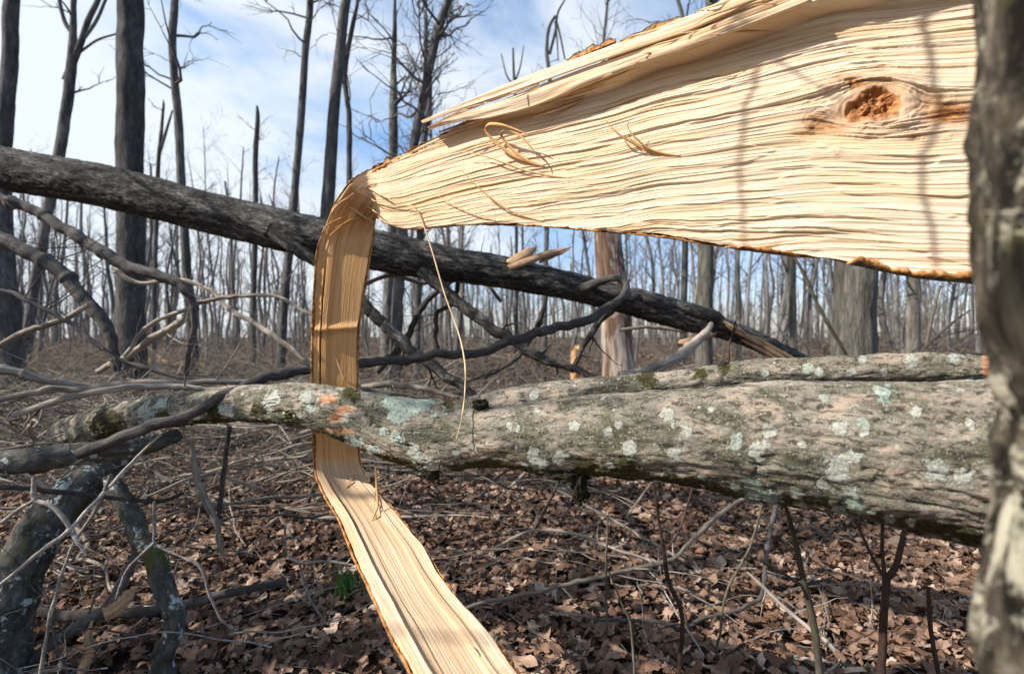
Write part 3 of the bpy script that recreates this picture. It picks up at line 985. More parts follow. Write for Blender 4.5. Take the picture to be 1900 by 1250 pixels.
def ribbon(pts, w, thick=0.0012, n=40, nrm=None, taper=(0.3, 0.15), twist=0.0):
    """thin solid band along pts; w width (m)"""
    c = catmull(pts, n)
    T = np.gradient(c, axis=0)
    T /= np.linalg.norm(T, axis=1, keepdims=True)
    t = np.linspace(0, 1, n)
    up = np.array([0.25, -0.35, 0.9]) if nrm is None else np.asarray(nrm, float)
    B = np.cross(T, np.cross(np.broadcast_to(up, T.shape), T))
    B /= np.linalg.norm(B, axis=1, keepdims=True) + 1e-9
    Nn = np.cross(T, B)
    a = twist * t
    B2 = B * np.cos(a)[:, None] + Nn * np.sin(a)[:, None]
    N2 = np.cross(T, B2)
    ww = w * np.minimum(1, np.minimum(taper[0] + t / 0.12, taper[1] + (1 - t) / 0.35)) * 0.5
    V = np.stack([c + B2 * ww[:, None] + N2 * thick, c - B2 * ww[:, None] + N2 * thick,
                  c - B2 * ww[:, None] - N2 * thick, c + B2 * ww[:, None] - N2 * thick], 1)
    idx = np.arange(n * 4).reshape(n, 4)
    nx = np.roll(idx, -1, 1)
    Q = np.vstack([np.stack([idx[:-1], nx[:-1], nx[1:], idx[1:]], -1).reshape(-1, 4), [idx[0][::-1]], [idx[-1]]])
    return V.reshape(-1, 3), Q


def splinter(pts, w, mat=None, label=None, name='splinter', thick=0.0012, **k):
    V, Q = ribbon(np.array(pts), w, thick, **k)
    mb = MB().add(V, Q, None, rib_uv(V, w))
    o = link(name, mb.mesh(name, mat or M_FIBRE, ORIG, smooth=False), SPLIT)
    if label:
        o['label'] = label
    return o


def build_splinters():
    f = lambda px, py, off=0.0: on_face(px, py, off * 1.3)
    # curled shavings on the face
    splinter([f(1012, 310), f(985, 303, .006), f(955, 292, .014), f(928, 272, .026), f(915, 255, .036), f(922, 247, .044), f(945, 249, .050), f(968, 256, .052), f(1000, 268, .048)], .008, M_FIBRE2, name='curled_shaving', nrm=(0.3, -0.2, 0.5))
    splinter([f(1012, 311), f(985, 302, .008), f(960, 286, .018), f(944, 268, .028), f(943, 258, .036), f(957, 255, .042), f(978, 266, .042), f(997, 285, .034), f(1008, 306, .02)], .008, M_FIBRE2, name='curled_shaving', nrm=(0.3, -0.2, 0.5))
    splinter([f(1005, 309), f(970, 296, .008), f(940, 278, .016), f(930, 268, .022)], .0035, M_FIBRE2, name='curled_shaving')
    splinter([f(1060, 331), f(1020, 327, .005), f(975, 318, .010), f(935, 304, .014), f(905, 295, .018), f(868, 289, .024)], .0055, M_FIBRE, nrm=(0, -0.6, 0.7))
    splinter([f(1010, 412), f(960, 398, .006), f(925, 378, .016), f(895, 352, .028), f(872, 327, .036)], .004, M_FIBRE2)
    splinter([f(920, 410), f(885, 400, .006), f(850, 384, .010), f(815, 366, .016)], .003, M_FIBRE)
    splinter([f(1262, 289), f(1215, 286, .006), f(1178, 272, .018), f(1150, 255, .030), f(1133, 238, .040)], .006, M_FIBRE2, nrm=(0, -0.5, 0.8))
    splinter([f(1250, 289), f(1210, 281, .010), f(1185, 266, .024), f(1172, 250, .034), f(1176, 238, .040)], .005, M_FIBRE2, name='curled_shaving')
    splinter([f(1230, 287), f(1200, 279, .008), f(1175, 266, .016), f(1160, 252, .022)], .004, M_FIBRE2)
    splinter([f(1440, 60), f(1370, 72, .02), f(1310, 90, .04), f(1297, 103, .05)], .004, M_FIBRE)
    splinter([f(1010, 165, .02), f(1000, 180, .03), f(975, 196, .04), f(957, 205, .045)], .004, M_FIBRE)
    splinter([f(1050, 160, .01), f(1040, 165, .02), f(1030, 178, .02)], .006, M_FIBRE)
    splinter([f(700, 905, .002), f(697, 950, .02), f(699, 962, .0)], .003, M_FIBRE2)
    # torn fibres standing off the fold
    rf = np.random.default_rng(8)
    for k in range(16):
        x0, y0 = rf.uniform(640, 705), rf.uniform(330, 405)
        L = rf.uniform(25, 70)
        up = rf.uniform(0.008, 0.03)
        sg = rf.choice([-1, 1])
        splinter([f(x0, y0, 0.0), f(x0 - sg * L * .35, y0 + L * .12, up * .5), f(x0 - sg * L * .7, y0 + L * .34, up), f(x0 - sg * L, y0 + L * rf.uniform(.3, .7), up * 1.2)], rf.uniform(.002, .007), M_FIBRE if k % 3 else M_FIBRE2, nrm=(0.2, -0.4, 0.9))
    # upright peel on the lower strip
    splinter([f(690, 966, .001), f(697, 960, .012), P(701, 935, 1.57), P(699, 900, 1.58), P(697, 866, 1.6)], .0075, M_FIBRE2, thick=.001, nrm=(1, 0.2, 0), taper=(0.4, 0.6), name='peeled_fibre')
    splinter([f(643, 906, .001), f(655, 892, .012), f(666, 880, .018)], .006, M_FIBRE2)
    splinter([f(700, 880, .0), f(690, 893, .012), f(678, 875, .02), f(672, 868, .02)], .005, M_FIBRE)
    splinter([f(890, 1218, .0), f(878, 1212, .008), f(866, 1208, .012)], .006, M_FIBRE)
    splinter([f(640, 705, .001), f(634, 688, .008), f(625, 664, .014)], .005, M_FIBRE)
    # long strand hanging from the fold down to the lichen log
    splinter([f(699, 378, .004), f(735, 384, .008), f(770, 386, .014), P(779, 400, 1.66), P(800, 460, 1.64), P(825, 545, 1.61), P(850, 615, 1.57), P(862, 670, 1.46), P(863, 720, 1.39), P(857, 775, 1.318), P(846, 818, 1.305)],
             .0038, M_FIBRE, name='hanging_strand', label='long tan wood strand hanging from the fold', n=120, thick=.0016, nrm=(1, -0.3, 0), taper=(0.5, 0.4))
    # thin slivers lifting off the torn top edge
    rq = np.random.default_rng(17)
    for k in range(22):
        x0 = rq.uniform(850, 1500)
        yt = np.interp(x0, [880, 960, 1040, 1130, 1220, 1300, 1400, 1500], [224, 190, 155, 112, 62, 26, -22, -66]) + rq.uniform(2, 60)
        L = rq.uniform(50, 150)
        sl = rq.uniform(0.34, 0.5)
        up = rq.uniform(0.012, 0.035)
        splinter([f(x0, yt, .002), f(x0 - L * .4, yt + L * .4 * sl, up * .4), f(x0 - L * .75, yt + L * .75 * sl, up * .8), f(x0 - L, yt + L * sl * rq.uniform(.9, 1.15), up)], rq.uniform(.002, .006), M_FIBRE, nrm=(0.1, -0.3, 0.9), taper=(0.8, 0.05))
    # torn layers along the top edge
    def slat(tops, bots, off, name='splinter', thick=0.006, seed=0):
        n = 160
        T = catmull(np.array(tops), n)
        B = catmull(np.array(bots), n)
        m = 14
        v = np.linspace(0, 1, m)
        G = T[:, None, :] * (1 - v)[None, :, None] + B[:, None, :] * v[None, :, None]
        L = np.linspace(0, 1, n)[:, None] * 1.2
        h = thick * (0.6 + fbm(L * 3, v[None, :] * 4, seed, 3, 300 + seed)) + 0.003 * fbm(L * 5, v[None, :] * 14, seed, 3, 310 + seed)
        nn = np.array([-0.45, -0.85, 0.1])
        F = G + nn * (h * np.sin(np.pi * np.clip(v, 0.02, 0.98))[None, :] ** 0.4)[..., None]
        Bk = G[:, ::-1] - nn * thick * 0.7
        GG = np.concatenate([F, Bk], 1)
        k = GG.shape[1]
        idx = np.arange(n * k).reshape(n, k)
        nx = np.roll(idx, -1, 1)
        Q = np.stack([idx[:-1], idx[1:], nx[1:], nx[:-1]], -1).reshape(-1, 4)
        g = np.stack(np.broadcast_arrays(L, np.concatenate([v, v[::-1]])[None, :] * 0.05 + seed * 0.3, 0.0), -1)
        z = np.zeros(n * k)
        link(name, make_mesh(name, GG.reshape(-1, 3) - ORIG, [Q], M_WOOD, {'g': g.reshape(-1, 3), 'tint': z + 0.18, 'knot': z}), SPLIT)
    d = lambda px, o=0.0: slab_d(px) + 0.03 - o
    S1t = [(783, 226), (840, 200), (900, 174), (980, 141), (1080, 104), (1180, 68), (1270, 34), (1360, -6), (1480, -48), (1620, -92)]
    S1b = [(784, 228), (842, 206), (902, 186), (984, 158), (1085, 122), (1185, 88), (1275, 58), (1365, 20), (1485, -20), (1620, -70)]
    slat([P(x, y, d(x, .03)) for x, y in S1t], [P(x, y, d(x, .055)) for x, y in S1b], 0, seed=1, thick=.007)
    S2t = [(794, 237), (850, 214), (910, 194), (990, 162), (1080, 128), (1180, 94), (1270, 64), (1380, 20), (1500, -24)]
    S2b = [(795, 239), (852, 224), (914, 216), (996, 194), (1086, 158), (1190, 118), (1280, 88), (1390, 46), (1500, 4)]
    slat([P(x, y, d(x, .045)) for x, y in S2t], [P(x, y, d(x, .06)) for x, y in S2b], 0, seed=2, thick=.009)
    S3t = [(800, 232), (850, 207), (930, 176), (1000, 150)]
    S3b = [(800, 233), (852, 211), (930, 182), (1000, 158)]
    slat([P(x, y, d(x, .05)) for x, y in S3t], [P(x, y, d(x, .05)) for x, y in S3b], 0, seed=3, thick=.003)
    S4t = [(815, 244), (850, 231), (900, 215), (960, 195)]
    S4b = [(815, 246), (852, 236), (903, 222), (960, 207)]
    slat([P(x, y, d(x, .02)) for x, y in S4t], [P(x, y, d(x, .02)) for x, y in S4b], 0, seed=4, thick=.003)
    # bark flakes left on the upper edge
    for (x0, y0, x1, y1, hgt, sd) in [(1050, 112, 1142, 72, 15, 5), (1150, 78, 1262, 32, 10, 6), (1030, 128, 1075, 106, 7, 7), (820, 250, 905, 214, 8, 8), (690, 314, 745, 286, 10, 9), (752, 286, 812, 256, 5, 10), (616, 396, 654, 330, 9, 11)]:
        n, m = 60, 10
        t = np.linspace(0, 1, n)
        hh = hgt * (0.45 + 0.55 * fbm(t * 6, 0 * t, sd, 4, 400 + sd)) * np.sin(np.pi * np.clip(t, 0.03, 0.97)) ** 0.4
        hh = np.clip(hh, 1.0, None)
        rows = []
        for j in range(m):
            f_ = j / (m - 1)
            px = x0 + (x1 - x0) * t
            py = y0 + (y1 - y0) * t + 5 - (hh + 5) * f_
            dd = slab_d(px) + 0.03 + 0.012 * f_ + 0.004 * fbm(t * 20, f_ * 4 + 0 * t, sd, 3, 420 + sd)
            rows.append(np.stack([(px - 950) / FPX * dd, dd, CAMH - (py - 625) / FPX * dd], 1))
        F = np.stack(rows, 1)
        Bk = F[:, ::-1] + np.array([0.004, 0.011, 0.002])
        G = np.concatenate([F, Bk], 1)
        k = 2 * m
        idx = np.arange(n * k).reshape(n, k)
        nx = np.roll(idx, -1, 1)
        Q = np.stack([idx[:-1], idx[1:], nx[1:], nx[:-1]], -1).reshape(-1, 4)
        rim = np.broadcast_to(np.concatenate([np.linspace(1, 0.25, m), np.zeros(m)])[None, :], (n, k))
        link('bark_flake', make_mesh('bark_flake', G.reshape(-1, 3) - ORIG, [Q], M_SBARK, {'bk': G.reshape(-1, 3), 'rim': rim.ravel()}), SPLIT)


build_splinters()


# ------------------------------------------------------------------ lichen log
def lump(name, c, r, mat, parent=None, origin=(0, 0, 0), amp=0.5, seed=0, squash=(1, 1, 1), n=28):
    th = np.linspace(0, math.pi, n)
    ph = np.linspace(0, 2 * math.pi, 2 * n, endpoint=False)
    X = np.sin(th)[:, None] * np.cos(ph)[None]
    Y = np.sin(th)[:, None] * np.sin(ph)[None]
    Z = np.cos(th)[:, None] + 0 * ph[None]
    k = 1 + amp * fbm(X * 2.2, Y * 2.2, Z * 2.2 + seed, 5, 500 + seed, 0.6)
    G = np.stack([X * squash[0], Y * squash[1], Z * squash[2]], -1) * (r * k)[..., None] + np.asarray(c)
    m = 2 * n
    idx = np.arange(n * m).reshape(n, m)
    nx = np.roll(idx, -1, 1)
    Q = np.stack([idx[:-1], idx[1:], nx[1:], nx[:-1]], -1).reshape(-1, 4)
    return link(name, make_mesh(name, G.reshape(-1, 3) - np.asarray(origin), [Q], mat, {'bk': G.reshape(-1, 3)}), parent)


def log_d(px):
    return 1.35 / (1 + 0.45 * (px - 950) / 950)


LOGO = P(950, 810, 1.35)
LOG = empty('lichen_log', tuple(LOGO), 'thick grey fallen log spotted with pale lichen, crossing in front of the hanging strip', 'log')


def build_log():
    prof = [(2300, 720, 1110), (2050, 708, 1062), (1900, 704, 1030), (1800, 703, 1008), (1700, 704, 986), (1600, 704, 962), (1500, 706, 942), (1400, 709, 926),
            (1300, 715, 906), (1200, 722, 888), (1100, 731, 876), (1000, 742, 874), (900, 748, 868), (850, 746, 868), (800, 741, 870), (750, 735, 858), (700, 728, 838),
            (650, 720, 816), (600, 712, 802), (550, 708, 792), (500, 711, 786), (450, 713, 783), (400, 718, 784), (350, 727, 788), (300, 732, 794), (255, 740, 804), (215, 748, 816), (170, 760, 832), (130, 774, 848)]
    path, rad = [], []
    for x, yt, yb in prof:
        d = log_d(x)
        path.append(P(x, (yt + yb) / 2, d + 0.02))
        rad.append((yb - yt) / 2 * d / FPX * 0.98)
    NL, SG = 1300, 300
    V, Q, A, Pt, R = rough_tube(np.array(path), np.array(rad), NL, SG, 0.0, seed=3)
    th = np.linspace(0, 2 * math.pi, SG, endpoint=False)
    L = A[:, :, 2]
    rr = R[:, None]
    cx, cy = np.cos(th)[None] * rr, np.sin(th)[None] * rr
    h = 0.006 * fbm(cx * 14, cy * 14, L * 6, 4, 601) + 0.0030 * fbm(cx * 70, cy * 70, L * 22, 4, 602)
    ridg = 1 - np.abs(fbm(cx * 34, cy * 34, L * 9, 3, 603))
    h += -0.0055 * sstep(0.80, 0.98, ridg) * sstep(-0.2, 0.3, fbm(cx * 6, cy * 6, L * 3, 2, 604))
    px, py = proj(V)
    front = (V[..., 1] < Pt[:, None, 1])
    rng = np.random.default_rng(5)
    NZ = 0.55 * fbm(V[..., 0] * 38, V[..., 1] * 38, V[..., 2] * 38, 4, 610)
    lich = np.zeros_like(px)
    green = np.zeros_like(px)
    spots = [(1275, 797, 16, 0), (1430, 798, 13, 0), (1403, 835, 18, 0), (1555, 795, 17, 0), (1556, 868, 34, .2), (1588, 932, 26, 1), (1560, 950, 18, 1), (1250, 840, 15, .2),
             (1487, 825, 10, 0), (1605, 800, 12, 0), (1740, 870, 30, .1), (1790, 880, 18, .1), (1800, 790, 10, 0), (1530, 740, 14, .5), (1640, 733, 18, 1.2), (1400, 910, 22, 1.2), (1430, 922, 16, 1.2),
             (1480, 915, 14, .7), (1365, 905, 10, 1.2), (1170, 830, 14, .2), (1130, 800, 10, .2), (1365, 820, 18, .9), (1240, 770, 12, 0), (1150, 790, 11, 0), (1065, 790, 9, 0), (990, 840, 12, 0.3), (1005, 855, 16, .4), (1040, 845, 14, .3),
             (755, 752, 34, 1), (785, 748, 22, 1), (725, 745, 18, 1), (740, 772, 20, 1), (735, 812, 18, 1), (715, 800, 12, 1), (566, 738, 14, .5), (578, 760, 9, .4), (500, 745, 20, .2), (640, 775, 10, .2),
             (800, 860, 20, .3), (770, 835, 14, .5), (820, 880, 14, .4), (945, 790, 8, 0), (1320, 760, 9, 0), (1700, 760, 12, 0), (1690, 965, 14, .2), (1650, 960, 14, .5), (270, 765, 16, .5), (300, 750, 10, .6), (420, 760, 14, .2), (660, 820, 14, 1.2), (690, 835, 12, .5)]
    for (sx, sy, r, g) in spots:
        dd = np.sqrt((px - sx) ** 2 + ((py - sy) * 1.05) ** 2) / r * (1 + NZ)
        f = np.clip(1.35 - dd, 0, 1) * front
        green = np.where(f > lich, g, green)
        lich = np.maximum(lich, f)
    for _ in range(420):
        i, j = rng.integers(0, NL), rng.integers(0, SG)
        r = 0.003 + 0.016 * rng.random() ** 3
        dd = np.linalg.norm(V[max(0, i - 60):i + 60] - V[i, j], axis=2) / r
        f = np.clip(1.1 - dd, 0, 0.85)
        sl = slice(max(0, i - 60), i + 60)
        green[sl] = np.where(f > lich[sl], rng.choice([0, 0.3, 0.8]), green[sl])
        lich[sl] = np.maximum(lich[sl], f)
    scr = np.zeros_like(px)
    for (sx, sy, a, b) in [(610, 742, 26, 12), (640, 760, 30, 12), (625, 775, 30, 14), (640, 800, 26, 9), (610, 797, 18, 7)]:
        scr = np.maximum(scr, np.clip(1.2 - np.sqrt(((px - sx) / a) ** 2 + ((py - sy) / b) ** 2), 0, 1) * front)
    # moss towards the underside
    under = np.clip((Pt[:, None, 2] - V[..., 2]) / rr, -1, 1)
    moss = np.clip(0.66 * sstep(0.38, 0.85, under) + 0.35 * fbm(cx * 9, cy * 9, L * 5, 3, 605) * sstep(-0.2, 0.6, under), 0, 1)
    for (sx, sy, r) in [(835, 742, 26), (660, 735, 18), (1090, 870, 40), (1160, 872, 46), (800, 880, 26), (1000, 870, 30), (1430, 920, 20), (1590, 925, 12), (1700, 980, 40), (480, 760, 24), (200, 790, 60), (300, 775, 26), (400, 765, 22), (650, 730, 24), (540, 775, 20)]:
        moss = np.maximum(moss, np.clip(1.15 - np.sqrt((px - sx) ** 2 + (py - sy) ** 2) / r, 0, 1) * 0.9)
    h = h - 0.003 * np.clip(scr * 1.5, 0, 1) + 0.0008 * np.clip(lich * 2 - 0.6, 0, 1) + 0.004 * moss * (0.5 + fbm(cx * 60, cy * 60, L * 60, 3, 606))
    # swelling bulges
    for (sx, sy, r, a) in [(800, 870, 45, 0.010), (1130, 868, 60, 0.006), (905, 865, 40, -0.006), (1020, 868, 40, 0.006), (690, 845, 30, 0.005)]:
        h = h + a * np.exp(-((px - sx) ** 2 + (py - sy) ** 2) / r ** 2)
    dirn = V - Pt[:, None, :]
    dirn /= np.linalg.norm(dirn, axis=2, keepdims=True) + 1e-9
    V = V + dirn * h[..., None]
    # jagged broken left end
    me = make_mesh('trunk', V.reshape(-1, 3) - LOGO, [Q, end_caps(NL, SG)], M_LOG,
                   {'bk': A.reshape(-1, 3), 'lichen': lich.ravel(), 'green': green.ravel(), 'scrape': scr.ravel(), 'moss': moss.ravel()})
    link('trunk', me, LOG)
    # rear fork
    fk = [(1960, 655, 712), (1830, 655, 712), (1750, 653, 710), (1650, 656, 708), (1550, 661, 712), (1450, 666, 716), (1380, 670, 718), (1330, 678, 722), (1250, 688, 735), (1150, 696, 750), (1050, 705, 765), (960, 716, 775), (880, 735, 790), (820, 755, 800)]
    path, rad = [], []
    for x, yt, yb in fk:
        d = log_d(x) + np.interp(x, [820, 950, 1200, 1960], [0.01, 0.07, 0.20, 0.21])
        path.append(P(x, (yt + yb) / 2, d))
        rad.append((yb - yt) / 2 * d / FPX)
    NL, SG = 800, 160
    V, Q, A, Pt, R = rough_tube(np.array(path), np.array(rad), NL, SG, 0.004, 9, 3, seed=44, lumps=0.06)
    px, py = proj(V)
    lich = np.zeros_like(px)
    for (sx, sy, r) in [(1690, 670, 16), (1770, 664, 14), (1500, 684, 12), (1520, 690, 10), (1580, 692, 12), (990, 733, 11), (1420, 692, 9), (1640, 690, 8), (1600, 668, 10)]:
        lich = np.maximum(lich, np.clip(1.35 - np.sqrt((px - sx) ** 2 + (py - sy) ** 2) / r, 0, 1))
    for _ in range(120):
        i, j = rng.integers(0, NL), rng.integers(0, SG)
        r = rng.uniform(0.003, 0.010)
        sl = slice(max(0, i - 40), i + 40)
        dd = np.linalg.norm(V[sl] - V[i, j], axis=2) / r
        lich[sl] = np.maximum(lich[sl], np.clip(1.1 - dd, 0, 0.85))
    moss = np.zeros_like(px)  # slab's shadow on the limb put into the colour through the moss mask
    for (sx, sy, r) in [(1345, 680, 34), (1300, 692, 30), (1200, 702, 40)]:
        moss = np.maximum(moss, np.clip(1.1 - np.sqrt((px - sx) ** 2 + (py - sy) ** 2) / r, 0, 1) * 0.75)
    z = np.zeros(px.size)
    scr = np.clip((px - 1812) / 20, 0, 1)
    link('limb', make_mesh('limb', V.reshape(-1, 3) - LOGO, [Q, end_caps(NL, SG)], M_LOG,
                           {'bk': A.reshape(-1, 3), 'lichen': lich.ravel(), 'green': z + 0.25, 'scrape': scr.ravel(), 'moss': moss.ravel()}), LOG)
    # rotten stubs and moss clumps
    lump('bark_stub', P(892, 750, 1.36), 0.015, M_MOSS, LOG, LOGO, 0.7, 1, (1.3, 0.8, 0.8))
    lump('bark_stub', P(1345, 684, 1.33), 0.014, M_MOSS, LOG, LOGO, 0.6, 2, (1.0, 0.8, 1.1))
    lump('moss_clump', P(1075, 905, 1.25), 0.030, M_MOSS, LOG, LOGO, 0.8, 3, (0.6, 0.6, 1.3))
    lump('moss_clump', P(800, 878, 1.41), 0.018, M_MOSS, LOG, LOGO, 0.7, 4, (1.3, 0.8, 0.8))
    lump('moss_clump', P(1050, 880, 1.26), 0.026, M_MOSS, LOG, LOGO, 0.7, 5, (1.6, 0.8, 0.6))


build_log()


# ------------------------------------------------------------------ blurred trunk beside the camera
def build_near_trunk():
    o = empty('near_trunk', (0.458, 0.33, 0.0), 'rough mossy standing trunk right beside the camera, out of focus', 'tree')
    z = np.linspace(-0.1, 4.2, 120)
    path = np.stack([0.459 + 0.00037 * (np.interp(z, [1.0, 1.08, 1.12, 1.16, 1.2, 1.25, 1.30, 1.34, 1.43, 1.52, 1.7], [1808, 1803, 1800, 1828, 1842, 1848, 1832, 1794, 1802, 1809, 1812]) - 1812), 0.33 + 0 * z, z], 1)
    rad = 0.112 - 0.002 * z
    NL, SG = 700, 200
    V, Q, A, Pt, R = rough_tube(path, rad, NL, SG, 0.016, 9, 1.3, seed=71, lumps=0.02)
    link('trunk', make_mesh('trunk', V.reshape(-1, 3) - np.array(o.location), [Q, end_caps(NL, SG)], M_NEAR, {'bk': A.reshape(-1, 3)}), o)


build_near_trunk()


# ------------------------------------------------------------------ branches
def wob(path, amp, seed, n):
    c = catmull(path, n)
    L = np.concatenate([[0], np.cumsum(np.linalg.norm(np.diff(c[:, :3], axis=0), axis=1))])
    k = np.sin(np.pi * np.linspace(0, 1, n)) ** 0.5
    for i in range(3):
        c[:, i] += amp * k * (fbm(L * 5, 0 * L, i * 3.3, 3, 700 + seed * 7 + i) + 0.35 * fbm(L * 17, 0 * L, i * 3.3, 2, 750 + seed * 7 + i))
    return c


def twigs_from(mb, c, n, length, r, seed, start=0.15, seg=4, up=0.1, spread=1.0, sub=0):
    """side twigs growing off a centre line c (rows x y z r)"""
    rg = np.random.default_rng(900 + seed)
    K = 7
    Ps, Rs = [], []
    for _ in range(n):
        i = int(rg.uniform(start, 0.97) * (len(c) - 1))
        T = c[min(i + 1, len(c) - 1), :3] - c[max(i - 1, 0), :3]
        T /= np.linalg.norm(T) + 1e-9
        d = rg.normal(0, 1, 3)
        d -= T * d.dot(T)
        d /= np.linalg.norm(d) + 1e-9
        d = d * spread + T * rg.uniform(0.2, 1.0) + np.array([0, 0, up])
        d /= np.linalg.norm(d)
        ln = length * rg.uniform(0.4, 1.2)
        b = rg.normal(0, 0.35, 3)
        t = np.linspace(0, 1, K)[:, None]
        p = c[i, :3] + d * ln * t + b * ln * t * t * 0.6 + rg.normal(0, 0.018, (K, 3)) * ln * t
        rr = min(r, c[i, 3] * 0.7) * (1 - 0.8 * t[:, 0])
        Ps.append(p)
        Rs.append(rr)
        for _s in range(sub):
            j = rg.integers(2, K - 1)
            dd = (p[j] - p[j - 1])
            dd /= np.linalg.norm(dd) + 1e-9
            e = rg.normal(0, 0.8, 3) + dd * 1.2 + np.array([0, 0, up])
            e /= np.linalg.norm(e)
            l2 = ln * rg.uniform(0.25, 0.6)
            q = p[j] + e * l2 * t + rg.normal(0, 0.2, 3) * l2 * t * t
            Ps.append(q)
            Rs.append(rr[j] * 0.75 * (1 - 0.75 * t[:, 0]))
    if Ps:
        grow(mb, np.array(Ps), np.array(Rs), seg)


def branch(name, label, pts, mat, cat='branch', wobble=0.012, seg=12, n=None, seed=0, twigs=0, tl=0.3, tr=0.004, group=None, amp=0.0015, sub=0, up=0.1, ends=True):
    """pts rows: px, py, depth, width_px"""
    rows = []
    for (px, py, d, w) in pts:
        rows.append([*P(px, py, d), (w if w < 9 else w * .85) / 2 * d / FPX])
    rows = np.array(rows)
    n = n or max(24, 12 * len(rows))
    c = wob(rows, wobble, seed, n)
    c[:, 3] *= 1 + 0.05 * fbm(np.arange(n) * 0.35, 0 * np.arange(n), seed, 3, 33)
    rk = np.random.default_rng(seed + 50)
    for _k in range(max(2, n // 14)):
        c[:, 3] *= 1 + (rk.uniform(.1, .32) if seg < 20 else 0.06) * np.exp(-((np.arange(n) - rk.uniform(0, n)) / (1.3 if seg < 20 else 4.0)) ** 2)
    V, Q, A, Pt, R = rough_tube(c[:, :3], c[:, 3], n * 2, seg, amp, 8, 3, seed=seed)
    o = link(name, None)
    off = c[0, :3]
    mb = MB().add(V.reshape(-1, 3), Q, end_caps(n * 2, seg), A.reshape(-1, 3))
    root_me = mb.mesh(name, mat, off)
    bpy.data.objects.remove(o)
    o = link(name, root_me)
    o.location = off
    tag(o, label, cat, group)
    if twigs:
        for k in range(twigs):
            tb = MB()
            twigs_from(tb, c, 1, tl, tr, seed * 31 + k, sub=sub, up=up)
            link('twig', tb.mesh('twig', mat, off), o)
    return o


